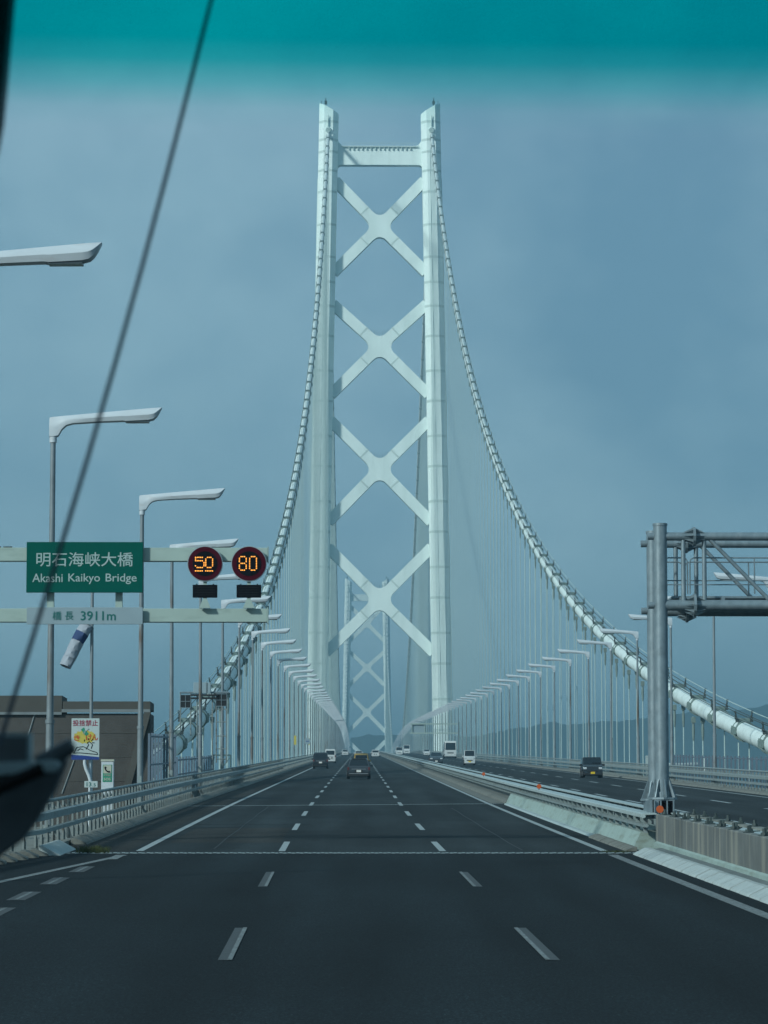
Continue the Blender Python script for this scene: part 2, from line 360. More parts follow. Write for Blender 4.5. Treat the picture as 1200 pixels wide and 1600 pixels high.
# deck box, walkways and edge chords
deck = MB(); sweep(deck, [(-8.6, -.03), (22.4, -.03), (22.4, -.9), (-8.6, -.9)], ysteps(158, 3109)); deck = deck.build('bridge_deck', 'bridge_paint'); tag(deck, 'steel deck of the bridge under the roads', kind='structure')
for sx, nm in ((-1, 0), (1, 0)):
    xa = XC + sx * 17.75
    m = MB(); sweep(m, [(xa - .45, -1.6), (xa + .45, -1.6), (xa + .45, -.5), (xa - .45, -.5)], ysteps(165, 3109)); m.build('edge_chord', 'bridge_paint', deck)
    m = MB(); sweep(m, [(xa - .45, -14.6), (xa + .45, -14.6), (xa + .45, -13.4), (xa - .45, -13.4)], ysteps(165, 3109)); m.build('lower_chord', 'bridge_paint', deck)
    m = MB(); x0, x1 = (xa + .45, -8.6) if sx < 0 else (22.4, xa - .45)
    sweep(m, [(x0, -.62), (x1, -.62), (x1, -.55), (x0, -.55)], ysteps(165, 3109)); m.build('walkway', 'bridge_paint', deck)
    m = MB(); y = 165.0; k = 0
    while y < 1100:
        for a, b in ((-1.2, -14), (-14, -1.2)): m.cyl(P(xa, y, a), P(xa, y + 14.2, b), .3, n=5)
        y += 28.4
    tag(m.build('truss_diagonals', 'bridge_paint', deck), kind='stuff')

# patches and cracks on the road, ghost of an older surface
m = strip(-5.0, -2.2, [84, 90, 96, 99], .004); m.build('road_patch', 'asphalt_shoulder', road)
m = strip(-5.4, 5.5, frange(Y_J1 + .8, Y_J2 - 3, 8), .003); m.build('resurfaced_strip', 'asphalt_bridge', road)

for x, ya, yb in ((-3.7, 79, 136), (3.6, 78, 131)):
    ys_ = frange(ya, yb, 3.0); vs = []
    for y in ys_:
        xx = x + .015 * math.sin(y * 1.7) + .01 * math.sin(y * 4.1); vs += [P(xx - .022, y, .0052), P(xx + .022, y, .0052)]
    MB().add(vs, [(2 * i, 2 * i + 1, 2 * i + 3, 2 * i + 2) for i in range(len(ys_) - 1)]).build('tar_seam', 'black_matt', road)
for y, xa, xb in ((103, -5.2, -1.7), (118, -1.7, 1.8), (109, 1.9, 5.3)):
    MB().add([P(xa, y, .0052), P(xb, y + .4, .0052), P(xb, y + .75, .0052), P(xa, y + .35, .0052)], [(0, 1, 2, 3)]).build('tar_seam', 'asphalt_near', road)
# edge lines
strip(-5.45, -5.27, ysteps(77.2, 2200), .009).build('edge_line', 'paint', road)
strip(5.38, 5.56, ysteps(77.2, 2200), .009).build('edge_line', 'paint', road)
strip(5.34, 5.56, ysteps(20, 74.6), .006).build('edge_line', 'paint_worn', near)
m = MB(); strip(-5.47, -5.29, ysteps(20, 74.4), .006, m, lambda y: .1 + max(0, 75 - y) * .088, lambda y: .1 + max(0, 75 - y) * .088); m.build('edge_line', 'paint_worn', near)
strip(-5.72, -5.50, [71.5, 73, 74.4], .010).build('old_edge_line', 'paint_worn', near)
strip(8.55, 8.73, ysteps(0, 2200), .009).build('edge_line', 'paint', opp)
strip(19.35, 19.53, ysteps(0, 2200), .009).build('edge_line', 'paint', opp)
# lane dashes: 8 m long, 12 m apart
dmesh = {}
def dash(parent, x, y0, y1, m, w=.16, name='lane_dash', dz=.006):
    strip(x - w / 2, x + w / 2, [y0, (y0 + y1) / 2, y1], dz).build(name, m, parent)
CL = -0.17
far_l = MB(); far_o = MB()
y0 = 76.9
for k in range(-3, 60):
    ya = y0 + 19.75 * k; yb = ya + 7.9
    for x in (CL - 1.875, CL + 1.875):
        if yb < Y_J1 + .6:
            sg = 1 if x < 0 else -1
            dash(near, x, ya + .6, yb - .6, 'paint_ghost', .165, dz=.005)
            dash(near, x + sg * .055, ya + .6, yb - .6, 'paint_worn', .055, 'lane_dash', .010)
        elif ya < 330: dash(road, x, ya + (0 if k else .3), yb, 'paint', .155)
        else: strip(x - .10, x + .10, [ya, yb], .006, far_l)
    for x in (12.1, 15.95):
        yc = ya + 6
        if 40 < yc < 420: dash(opp, x, yc, yc + 7.9, 'paint', .2)
        elif yc >= 420: strip(x - .1, x + .1, [yc, yc + 7.9], .006, far_o)
tag(far_l.build('far_lane_dashes', 'paint', road), kind='stuff'); tag(far_o.build('far_lane_dashes', 'paint', opp), kind='stuff')
# the faded broken line of the lane that ends
for (px, py) in ((128, 1357), (86, 1375), (38, 1398), (-6, 1424)):
    d = H_EYE * FPX / (py - 1166); p = at(px, py, d); x = p.x - sh(d)
    dash(near, x, d - 1.5, d + 1.5, 'paint_ghost', .30, dz=.005); dash(near, x, d - 1.4, d + 1.4, 'paint_worn', .06, dz=.010)

# expansion joints: two steel strips with interlocking teeth
def joint(parent, y, skew, x0, x1):
    def q(x, dy, dz=.0): yy = y + skew * x + dy; return P(x, yy, dz)
    m = MB(); vs = []
    for x in frange(x0, x1, 1.0): vs += [q(x, -.34, .003), q(x, .34, .003)]
    m.add(vs, [(2 * i, 2 * i + 1, 2 * i + 3, 2 * i + 2) for i in range(len(vs) // 2 - 1)]); m.build('joint_gap', 'black_matt', parent)
    m = MB(); n = int((x1 - x0) / .19)
    for i in range(n):
        xa = x0 + i * .19
        for s, o_ in ((1, 0), (-1, .095)):
            a, b, c, d = q(xa + o_, s * .33, .012), q(xa + o_ + .10, s * .33, .012), q(xa + o_ + .075, -s * .06, .012), q(xa + o_ + .025, -s * .06, .012)
            m.add([a, b, c, d], [(0, 1, 2, 3)])
    tag(m.build('joint_teeth', 'white_plate', parent), kind='stuff')
    for s in (-.44, .44):
        m = MB(); vs = []
        for x in frange(x0, x1, 1.0): vs += [q(x, s - .07, .008), q(x, s + .07, .008)]
        m.add(vs, [(2 * i, 2 * i + 1, 2 * i + 3, 2 * i + 2) for i in range(len(vs) // 2 - 1)]); m.build('joint_edge', 'post' if s < 0 else 'apron', parent)
joint(road, Y_J1, 0.0, -7.6, 6.1); joint(road, Y_J2, .45, -7.2, 6.1); joint(opp, 92, 0, 7.7, 20.6)

# ------------------------------------------------------------------ the bridge towers
def x_outline(nodes, w, r):            # nodes: centre then four arm ends (ccw from upper right): outline with rounded notches
    c = Vector(nodes[0]); ends = [Vector(e) for e in nodes[1:]]
    dirs = [(e - c).normalized() for e in ends]; lens = [(e - c).length for e in ends]; poly = []
    def perp(d): return Vector((-d.y, d.x))
    for i in range(4):
        d, e = dirs[i], dirs[(i + 1) % 4]
        p1, p2 = c + d * lens[i] - perp(d) * w / 2, c + d * lens[i] + perp(d) * w / 2
        poly += [p1, p2]
        a = c + perp(d) * w / 2; b = c - perp(e) * w / 2
        den = d.x * e.y - d.y * e.x; t = ((b.x - a.x) * e.y - (b.y - a.y) * e.x) / den
        I = a + d * t
        ang = math.acos(max(-1, min(1, d.dot(e)))); tl = r / math.tan(ang / 2)
        O = I + (d + e).normalized() * (r / math.sin(ang / 2))
        s_, e_ = I + d * tl - O, I + e * tl - O
        a0 = math.atan2(s_.y, s_.x); a1 = math.atan2(e_.y, e_.x); da = a1 - a0
        while da > math.pi: da -= 2 * math.pi
        while da < -math.pi: da += 2 * math.pi
        poly += [O + Vector((math.cos(a0 + da * k / 7), math.sin(a0 + da * k / 7))) * r for k in range(8)]
    return [(p.x, p.y) for p in poly]
def leg_x(z): return 17.45 + (256.0 - z) * .0182        # half spacing at height z above the eye
def tower(y0, label, full):
    t = root('bridge_tower', (XC, y0, ZC), label, 'bridge tower')
    for s in (-1, 1):
        def ring(z, k=1.0, slant=False):
            x0 = s * leg_x(z); d = (5.0 + (256 - z) * .0085) * k; w = 3.3 * k; a = 1.5; b = 2.2
            pts = [(-a, -d), (a, -d), (w, -d + b), (w, d - b), (a, d), (-a, d), (-w, d - b), (-w, -d + b)]
            return [Vector((x0 + px, py, z + (slant * s * px * .58))) for px, py in pts]
        m = MB(); m.loft([ring(-ZC - 2), ring(0), ring(100), ring(200), ring(254.4, 1, 1)]); leg = m.build('leg', 'tower', t)
        zs = [249.5, 243.2, 239.0, 232.4, 225.0, 213.6, 202.3, 193.6, 185.3]
        while zs[-1] > 36: zs.append(zs[-1] - (10.4 if len(zs) % 2 else 12.0))
        for z in zs:
            MB().loft([ring(z - .42, 1.008), ring(z + .42, 1.008)]).build('splice_band', 'tower_band', leg)
        # saddle housing and cable mouth, lantern mast on top
        m = MB(); m.cyl((s * 17.75, -6.2, 246.2), (s * 17.75, -4.2, 247), .85, .95, 16); m.box((s * 17.75, -5.2, 249), (.35, .5, 3.0)); m.cyl((s * 17.75, -5.6, 248), (s * 17.75, -5.6, 251.5), .16, n=8)
        m.build('saddle_mouth', 'tower_band', t, True)
        m = MB(); m.cyl((s * 18.6, -1, 254), (s * 18.6, -1, 258.6), .14, n=6); m.box((s * 18.6, -1, 257), (.9, .9, 1.1)); m.cyl((s * 20.1, -1, 254), (s * 20.1, -1, 257.6), .08, n=6)
        m.build('beacon', 'dark_steel', t)
    # top beam, its outline with rounded corners
    xi = leg_x(238) - 3.2
    pl = [(-xi - .5, 246.2)]
    def arc(cx, cz, r, a0, a1, n=6): return [(cx + r * math.cos(R(a0 + (a1 - a0) * k / n)), cz + r * math.sin(R(a0 + (a1 - a0) * k / n))) for k in range(n + 1)]
    zt, zb = 241.2, 235.0
    top = [(-xi - .5, zt + 4.6)] + arc(-xi + 3.6, zt + 3.6, 3.6, 180, 270) + arc(xi - 3.6, zt + 3.6, 3.6, 270, 360) + [(xi + .5, zt + 4.6)]
    bot = [(xi + .5, zb - 1.4)] + arc(xi - 1.3, zb - 1.3, 1.3, 0, 90) + arc(-xi + 1.3, zb - 1.3, 1.3, 90, 180) + [(-xi - .5, zb - 1.4)]
    m = MB(); m.prism(top + bot, -1.7, 1.7); beam = m.build('top_beam', 'tower', t, True)
    if full:
        for k in range(15):
            MB().box((-xi + 4 + k * (2 * xi - 8) / 14, -1.98, 240.6), (.32, .5, .9)).build('bracket', 'tower_band', beam)
        m = MB(); m.box((0, -2.0, 241.35), (2 * xi - 3, .9, .22)); m.build('walkway', 'tower', beam)
        m = MB()
        for k in range(26): m.cyl((-xi + 2 + k * (2 * xi - 4) / 25, -2.35, 241.4), (-xi + 2 + k * (2 * xi - 4) / 25, -2.35, 242.5), .05, n=4)
        m.box((0, -2.35, 242.5), (2 * xi - 4, .08, .08)); m.build('railing', 'tower_band', beam)
    for za, zn, zb in ((229.6, 213.6, 197.6), (186.6, 172.0, 155.3), (146.4, 129.6, 111.5), (102.8, 85.0, 66.9), (26, 8, -10)):
        xa, xb = leg_x(za) - 2.6, leg_x(zb) - 2.6
        ol = x_outline([(0, zn), (xa, za), (-xa, za), (-xb, zb), (xb, zb)], 3.6, 3.0)
        m = MB(); m.prism(ol, -1.5, 1.5); br = m.build('cross_brace', 'tower', t, True)
        if full:
            c = Vector((0, zn))
            for e in ((xa, za), (-xa, za), (-xb, zb), (xb, zb)):
                dv = Vector(e) - c; dv.normalize(); p = c + dv * 7.4
                an = math.atan2(dv.y, dv.x)
                MB().box((p.x, -1.51, p.y), (.55, .06, 3.9), Matrix.Rotation(-an, 3, 'Y')).build('splice_plate', 'tower_band', br)
    if full:
        for s in (-1, 1):
            lx = [(s * leg_x(z) + s * 3.34, -2.0, z) for z in (230, 140, 50)]
            MB().tube(lx, .16, 5).build('ladder_guide', 'tower_band', t)
            lx = [(s * leg_x(z) - .55, -(5.0 + (256 - z) * .0085) - .06, z) for z in (240, 140, 40)]
            MB().tube(lx, .10, 5).build('conduit', 'tower_band', t)
        for zn in (213.6, 172.0, 129.6, 85.0):
            m = MB()
            for k in range(7): m.cyl(((k - 3) * .9, -1.2, zn + 3.0 + abs(k - 3) * .35), ((k - 3) * .9, -1.2, zn + 4.9 + abs(k - 3) * .35), .06, n=4)
            m.build('node_railing', 'dark_steel', t)
    # pier
    MB().box((0, 0, -ZC + 3), (58, 26, 8)).build('pier_cap', 'concrete', t)
    return t
tower(Y_T1, 'tall pale green steel bridge tower with four X braces above the road', True)
tower(Y_T2, 'faint hazy bridge tower seen small between the legs of the first', False)

# ------------------------------------------------------------------ main cables
S_M, S_C, Z_SAD = .4341, 3.75e-4, 247.2
def zcab_side(y):
    s = Y_T1 - y; return ZC + Z_SAD - S_M * s + .5 * S_C * s * s
def zcab_main(y):
    u = (y - Y_T1) / SPAN * 2 - 1; return ZC + Z_SAD - 193.5 * (1 - u * u)
band_me = None
def side_cable(sx, label):
    global band_me
    x = XC + sx * 17.75
    t = root('main_cable', (x, 162, zcab_side(162)), label, 'bridge cable')
    ox, oy, oz = t.location
    def l(y, z, dx=0): return Vector((dx, y - oy, z - oz))
    ys = frange(157, 1115, 7.1)
    MB().tube([l(y, zcab_side(y)) for y in ys], .58, 16).build('cable', 'cable', t, True)
    for dx in (-.55, .55):
        MB().tube([l(y, zcab_side(y) + 1.22, dx) for y in frange(165, 1112, 14.2)], .035, 5).build('hand_rope', 'hanger' if dx * sx > 0 else 'dark_steel', t)
        MB().tube([l(y, zcab_side(y) + .86, dx) for y in frange(165, 1112, 14.2)], .03, 5).build('hand_rope', 'dark_steel', t)
    if band_me is None:
        m = MB(); m.cyl((0, -.8, 0), (0, .8, 0), .635, n=18)
        b0 = m.build('cable_band', 'cable', None, True)
        m = MB()
        for s in (-1, 1):
            m.box((s * .66, 0, 0), (.14, 1.9, .34))
            for k in range(5): m.cyl((s * .66, -.8 + k * .4, -.28), (s * .66, -.8 + k * .4, .28), .055, n=6)
        m.box((0, .1, .70), (.75, .8, .20))
        for s in (-.78, .78): m.cyl((0, s - .05, 0), (0, s + .05, 0), .685, n=18)
        b1 = m.build('bolt_row', 'cable_band', None)
        m = MB()
        for s in (-1, 1):
            m.cyl((s * .42, 0, .55), (s * .55, 0, 1.28), .05, n=6); m.cyl((s * .55, -.16, 1.22), (s * .55, .16, 1.22), .075, n=6); m.box((s * .50, 0, .82), (.14, .42, .14)); m.cyl((s * .45, .45, .6), (s * .54, .02, 1.0), .04, n=5); m.box((s * .45, -.3, .66), (.2, .3, .14))
        b2 = m.build('stanchion', 'dark_steel', None)
        h0 = MB().cyl((0, 0, 0), (0, 0, -1), .045, n=6, caps=False).build('hanger', 'hanger', None, True)
        m = MB(); m.cyl((0, 0, .9), (0, 0, .2), .07, .11, 8); m.cyl((0, 0, .2), (0, 0, -.3), .11, .09, 8); m.box((0, 0, .9), (.3, .3, .4)); m.cyl((0, 0, -.3), (0, 0, -.6), .09, .06, 8)
        s0 = m.build('hanger_socket', 'cable_band', None)
        m = MB(); m.cyl((0, 0, -.4), (0, 0, .9), .18, n=8); m.box((0, 0, -.2), (.6, .5, .4)); f0 = m.build('hanger_foot', 'hanger', None)
        band_me = [o.data for o in (b0, b1, b2, h0, s0, f0)]
        for o in (b0, b1, b2, h0, s0, f0): bpy.data.objects.remove(o)
    def inst(name, me, parent, loc, rot=None, sc_=None):
        o = bpy.data.objects.new(name, me); C.objects.link(o); o.parent = parent; o.location = loc
        if rot: o.rotation_euler = rot
        if sc_: o.scale = sc_
        return o
    y = 182.0
    while y < 1108:
        z = zcab_side(y); sl = math.atan(S_M - S_C * (Y_T1 - y))
        b = inst('cable_band', band_me[0], t, l(y, z), (sl, 0, 0)); inst('bolt_row', band_me[1], b, (0, 0, 0)); inst('stanchion', band_me[2], b, (0, 0, 0))
        zb = zr(y) - .6; ln = z - .7 - zb
        if ln > 1.2:
            for s in (-.34, .34):
                zt = z - .75
                inst('hanger', band_me[3], t, l(y, zt, s), None, (1, 1, zt - zb))
                if ln > 5: inst('hanger_socket', band_me[4], t, l(y, z - 1.9, s))
        y += 14.2
    return t
side_cable(-1, 'thick pale cable with hangers rising past the speed signs to the tower')
side_cable(1, 'thick pale cable with clamps sweeping down to the edge of the oncoming carriageway')
for sx, lab in ((-1, 'distant cable of the main span behind the tower leg on our side'), (1, 'distant cable of the main span behind the tower leg on the oncoming side')):
    x = XC + sx * 17.75
    t = root('main_cable', (x, Y_T1, ZC), lab, 'bridge cable')
    MB().tube([(0, y - Y_T1, zcab_main(y) - ZC) for y in frange(Y_T1 + 4, Y_T2 - 4, 28.4)], .62, 12).build('cable', 'cable', t, True)
    m = MB(); h = MB(); y = Y_T1 + 14.2
    while y < Y_T2 - 5:
        z = zcab_main(y) - ZC; m.cyl((0, y - Y_T1 - .7, z), (0, y - Y_T1 + .7, z), .72, n=8)
        m.box((0, y - Y_T1, z + 1.2), (1.1, .3, .9))
        zb = zr(y) - .6 - ZC
        if z - zb > 1:
            for s in (-.34, .34): h.cyl((s, y - Y_T1, zb), (s, y - Y_T1, z), .055, n=4, caps=False)
        y += 14.2
    tag(m.build('cable_bands', 'cable_band', t), kind='stuff'); tag(h.build('hangers', 'hanger', t), kind='stuff')

# ------------------------------------------------------------------ lamp posts
POLE_H = 11.0
def make_lamp():
    t = root('lamp_post', (0, 0, 0))
    m = MB(); m.cyl((0, 0, .35), (0, 0, 3.2), .112, .105, 14); m.cyl((0, 0, 3.2), (0, 0, POLE_H), .095, .07, 14); m.cyl((0, 0, 3.15), (0, 0, 3.25), .125, n=14)
    m.build('pole', 'lamp_pole', t, True)
    m = MB(); m.box((0, 0, .2), (.42, .42, .04)); m.cyl((0, 0, 0), (0, 0, .4), .13, n=12)
    for a in range(4): m.box((.15 * math.cos(a * 1.571), .15 * math.sin(a * 1.571), .33), (.16, .02, .24), Matrix.Rotation(a * 1.571, 3, 'Z'))
    m.build('base', 'post', t)
    MB().box((.0, -.115, 1.25), (.12, .03, .5)).build('hatch', 'rail', t)
    # head: blade that grows out of the pole top and swells to a slanted tip; section (x along the arm, half width y)
    ln = 3.05
    prof = []      # stations: x, z top, z bottom, half width
    st = [(-.10, 11.40, 10.85, .10), (0.0, 11.42, 10.85, .115), (.14, 11.43, 10.88, .12), (.24, 11.44, 11.06, .13), (.36, 11.45, 11.17, .15), (.55, 11.465, 11.22, .165), (1.2, 11.52, 11.26, .19), (2.0, 11.585, 11.285, .21), (2.1, 11.593, 11.27, .215),
          (2.75, 11.645, 11.30, .225), (2.88, 11.655, 11.33, .22), (2.96, 11.66, 11.40, .20), (3.03, 11.668, 11.50, .17), (ln + .06, 11.672, 11.64, .11)]
    m = MB(); rings = []
    for x, zt, zb, w in st:
        x = x if x < .3 else .3 + (x - .3) * .935
        hm = (zt - zb)
        rings.append([Vector(p) for p in ((x, -w * .35, zt), (x, w * .35, zt), (x, w * .85, zt - hm * .3), (x, w, zt - hm * .55), (x, w * .8, zb + hm * .06), (x, w * .4, zb), (x, -w * .4, zb), (x, -w * .8, zb + hm * .06), (x, -w, zt - hm * .55), (x, -w * .85, zt - hm * .3))])
    m.loft(rings); hd = m.build('lamp_head', 'lamp_white', t, True)
    MB().box((2.28, 0, 11.285), (.62, .30, .05)).build('lens', 'lens', hd)
    MB().cyl((0, 0, 10.72), (0, 0, 10.87), .10, n=14).build('collar', 'lamp_white', hd, True)
    return t
def make_lamp_far():
    m = MB(); m.cyl((0, 0, 0), (0, 0, 11.2), .11, .075, 8)
    m.loft([[Vector((x, -w, zt)), Vector((x, w, zt)), Vector((x, w, zb)), Vector((x, -w, zb))] for x, zt, zb, w in ((-.08, 11.4, 10.9, .1), (.2, 11.43, 11.05, .12), (.5, 11.46, 11.2, .16), (2.8, 11.65, 11.3, .21), (3.1, 11.68, 11.62, .12))])
    return m
lamp0 = make_lamp(); first = True
farp = {'lamp_pole': None}
fm = MB(); fm.cyl((0, 0, 0), (0, 0, 11.2), .11, .075, 8); fpole = fm.build('pole', 'lamp_pole', None, True)
fm = MB(); fm.loft([[Vector((x, -w, zt)), Vector((x, w, zt)), Vector((x, w, zb)), Vector((x, -w, zb))] for x, zt, zb, w in ((-.08, 11.4, 10.9, .1), (.2, 11.43, 11.05, .12), (.5, 11.46, 11.2, .16), (2.8, 11.65, 11.3, .21), (3.1, 11.68, 11.62, .12))]); fhead = fm.build('lamp_head', 'lamp_white', None)
LY = [59.2, 88.4, 116.2, 144.8] + [172.6 + 27.35 * k for k in range(90)]
LX = {0: -7.95, 1: -8.47, 2: -7.78, 3: -8.25}
near_lab = {0: 'lamp post nearest the camera, only its blade head reaching into the frame', 1: 'tall lamp post behind the kanji end of the green bridge sign',
            2: 'lamp post behind the outer end of the green sign, blade over its top corner', 3: 'rust stained lamp post whose head hides behind the sign lit 50',
            4: 'lamp post standing below the sign lit 50, its head crossing both round signs', 5: 'lamp post below the sign lit 80, head just over the lower beam end'}
right_lab = {4: 'lamp post with head seen through the steel truss walkway of the gantry', 5: 'lamp post seen just beside the gantry column, head behind the walkway rail', 6: 'lamp post half hidden behind the round gantry column',
             7: 'lamp post before the pale cable, first clear one beside the gantry column', 8: 'second lamp post from the gantry column on the oncoming side'}
ORD = 'seventh eighth ninth tenth eleventh twelfth thirteenth fourteenth fifteenth sixteenth seventeenth eighteenth nineteenth twentieth'.split()
for k_, w_ in enumerate(ORD): near_lab[6 + k_] = w_ + ' lamp post ahead on our own side of the road'
for k_, w_ in enumerate('third fourth fifth sixth seventh eighth ninth tenth eleventh twelfth'.split()): right_lab[9 + k_] = w_ + ' lamp post from the gantry column on the oncoming side'
for i, y in enumerate(LY):
    if y > 2250: break
    for side in (-1, 1):
        if side == 1 and i < 4: continue
        x = LX.get(i, -8.32) if side < 0 else 21.5
        if i < 3 and side < 0: x -= 0
        loc = P(x, y, -.1)
        if y < 640:
            if first: t = lamp0; t.location = loc; first = False
            else: t = copy_tree(lamp0, loc)
        else:
            t = root('lamp_post', loc); cp(fpole, t, (0, 0, 0)); cp(fhead, t, (0, 0, 0))
        t.rotation_euler = (0, rnd.uniform(-.004, .004), (math.pi if side > 0 else 0) + rnd.uniform(-.03, .03))
        tag(t, (near_lab if side < 0 else right_lab).get(i, 'grey lamp post in the long receding row along our own carriageway' if side < 0 else 'grey lamp post in the long receding row beyond the oncoming carriageway'),
            'lamp post', 'lamp posts along our carriageway' if side < 0 else 'lamp posts beyond the oncoming carriageway')
bpy.data.objects.remove(fpole); bpy.data.objects.remove(fhead)

# ------------------------------------------------------------------ barriers
def barrier(name, label, xr, face, y0, y1, ysplit, extra=None, kind='edge'):
    """face: +1 when traffic passes on the larger-x side"""
    t = root(name, P(xr, max(y0, 60), 0), label, 'barrier'); O = Vector(t.location)
    def lp(x, y, dz): return P(x - (extra(y) if extra else 0), y, dz) - O
    def rail(nm, prof, a, b, m):
        rings = [[lp(xr + face * px, y, pz) for px, pz in prof] for y in ysteps(a, b)]
        MB().loft(rings).build(nm, m, t)
    def rails(nm, prof, m, seg=24.0):
        a = y0
        while a < min(ysplit, y1):
            b = min(a + seg, y1); rail(nm, prof, a + .02, b - .02, m); a = b
        if a < y1: rail(nm, prof, a, y1, m)
    def octo(cx, cz, r, n=8): return [(cx + r * math.cos(2 * math.pi * k / n), cz + r * math.sin(2 * math.pi * k / n)) for k in range(n)]
    if kind == 'edge':
        rails('top_rail', octo(-.12, 1.14, .045), 'rail'); rails('main_rail', [(.0, .72), (.09, .74), (.09, .90), (.0, .93), (-.06, .90), (-.06, .75)], 'rail'); rails('lower_rail', [(.0, .42), (.08, .44), (.08, .53), (0, .55), (-.05, .5)], 'rail')
        m = MB(); m.box((-.13, 0, .55), (.05, .10, 1.1)); m.prism([(-.12, .93), (-.02, .93), (-.115, 1.10)], -.012, .012); m.prism([(-.11, .10), (-.01, .10), (-.105, .42)], -.012, .012); m.box((-.06, 0, .48), (.08, .06, .05)); m.box((-.13, 0, .06), (.14, .2, .06))
        step = 1.5
    else:
        rails('top_rail', [(.12, .765), (.16, .78), (.16, .86), (.10, .88), (-.20, .88), (-.20, .85), (.06, .84), (.06, .78)], 'white_plate'); rails('main_rail', [(.02, .545), (.13, .555), (.13, .61), (.02, .625), (-.02, .59)], 'rail')
        m = MB(); m.box((.02, 0, .63), (.10, .05, .44)); m.box((-.02, .12, .63), (.03, .24, .44))
        step = 2.0
    p0 = m.build('post', 'post' if kind == 'edge' else 'rail', t)
    if face < 0: p0.scale = (-1, 1, 1)
    jn = MB(); y = y0 + .5; used = False
    while y < y1:
        if y < ysplit:
            o = p0 if not used else cp(p0, t); used = True; o.location = lp(xr, y, 0)
        else:
            c = lp(xr - face * .1, y, .55); jn.box(c, (.05, .16, 1.0 if kind == 'edge' else .5))
        y += step if y < ysplit else 3.0
    if jn.v: tag(jn.build('far_posts', 'post', t), kind='stuff')
    return t
barrier('guard_rail', 'weathered steel guard rail with three rails along our outer shoulder', -7.55, 1, 50, 1500, 330, wl, 'edge')
barrier('guard_rail', 'triple steel guard rail along the outer edge of the oncoming carriageway', 20.85, -1, 90, 1500, 330, None, 'edge')
barrier('median_barrier', 'pale flat topped steel median barrier facing our carriageway', 6.52, -1, 77.4, 1500, 330, None, 'median')
barrier('median_barrier', 'back rail of the steel median barrier facing the oncoming carriageway', 7.32, 1, 77.4, 1500, 250, None, 'median')

# median plinth
pl = MB(); sweep(pl, [(6.22, 0), (6.26, .10), (6.42, .42), (7.42, .42), (7.6, .1), (7.64, 0)], ysteps(78.2, 141)); pl = pl.build('median_plinth', 'plinth'); tag(pl, 'pale green sloping plinth under the near end of the median barrier', 'plinth')
m = MB(); sweep(m, [(6.05, 0), (6.09, .05), (6.28, .06), (6.28, 0)], ysteps(88, 139)); m.build('plinth_lip', 'white_plate', pl)
m = MB(); sweep(m, [(6.18, 0), (6.24, .12), (6.40, .17), (7.5, .17), (7.66, .10), (7.7, 0)], ysteps(141.05, 1500)); tag(m.build('median_kerb', 'kerb_old'), 'low brown kerb under the far run of the median barrier', kind='structure')
m = MB(); sweep(m, [(5.62, .004), (5.62, .012), (6.18, .03), (6.18, .004)], ysteps(142, 1500)); m.build('median_gutter', 'kerb_old', bpy.data.objects['median_kerb'])

# kerb blocks
def kerb_row(name, label, xs, y0, y1, step, m, group, xf=None, h=.16, rough=.004):
    t = root(name, P(xs[0], y0, 0)); tag(t, label, kind='structure'); O = Vector(t.location)
    y = y0; sign = 1 if xs[1] > xs[0] else -1
    b0 = MB()
    w = abs(xs[1] - xs[0])
    b0.prism([(0, -.02), (sign * .04, .04), (sign * w * .72, h), (sign * w, h), (sign * w, -.02)], 0, step - .10); b0 = b0.build('kerb_block', m, t); used = False
    while y < y1:
        o = b0 if not used else cp(b0, t); used = True
        o.location = P(xs[0] - (xf(y) if xf else 0) + rnd.uniform(-rough, rough), y, rnd.uniform(-rough, rough)) - O
        o.rotation_euler = (math.atan(G), 0, -2 * 3.4e-5 * max(0, 160 - y) * -1 if not xf else math.atan(.085) * (y < 76))
        y += step
    return t
kerb_row('median_kerb_row', 'row of white sloping kerb blocks beside the stained median wall', (5.92, 6.32), 38, 74.6, 1.32, 'kerb_white', 'g')
kerb_row('median_kerb_row', 'short run of brown kerb blocks beyond the expansion joint', (5.96, 6.24), 77.2, 88, 1.32, 'kerb_old', 'g', h=.1)
kerb_row('shoulder_kerb_row', 'grey kerb blocks under our guard rail past the joint', (-6.98, -7.40), 82.6, 200, 1.3, 'kerb_old', 'g', h=.15)
kerb_row('shoulder_kerb_row', 'pale kerb blocks of the near shoulder before the joint', (-6.98, -7.40), 44, 73.9, 1.3, 'kerb_old', 'g', wl, h=.15)
kb = root('kerb_ramp', P(-6.95, 74.2, 0), 'single bright sloping kerb stone by the joint at our guard rail', 'kerb')
m = MB(); m.prism([(0, 0), (-.40, .22), (-.48, .22), (-.48, 0)], 0, 4.6); m.build('kerb_stone', 'kerb_white', kb); kb.rotation_euler = (math.atan(G), 0, .006)
m = MB(); sweep(m, [(-6.98, 0), (-7.1, .1), (-7.4, .15), (-7.45, 0)], ysteps(200.1, 1500)); tag(m.build('shoulder_kerb', 'kerb_old'), kind='structure')
m = MB(); sweep(m, [(20.3, 0), (20.42, .1), (20.7, .15), (20.75, 0)], ysteps(85, 1500)); tag(m.build('outer_kerb', 'kerb_old'), kind='structure')
m = MB(); sweep(m, [(-7.45, 0), (-7.45, .1), (-8.6, .1), (-8.6, 0)], ysteps(44, 1500), lambda y: -wl(y)); tag(m.build('outer_ledge', 'concrete'), kind='structure')
m = MB(); sweep(m, [(20.75, 0), (20.75, .1), (22.3, .1), (22.3, 0)], ysteps(60, 1500)); tag(m.build('outer_ledge', 'concrete'), kind='structure')

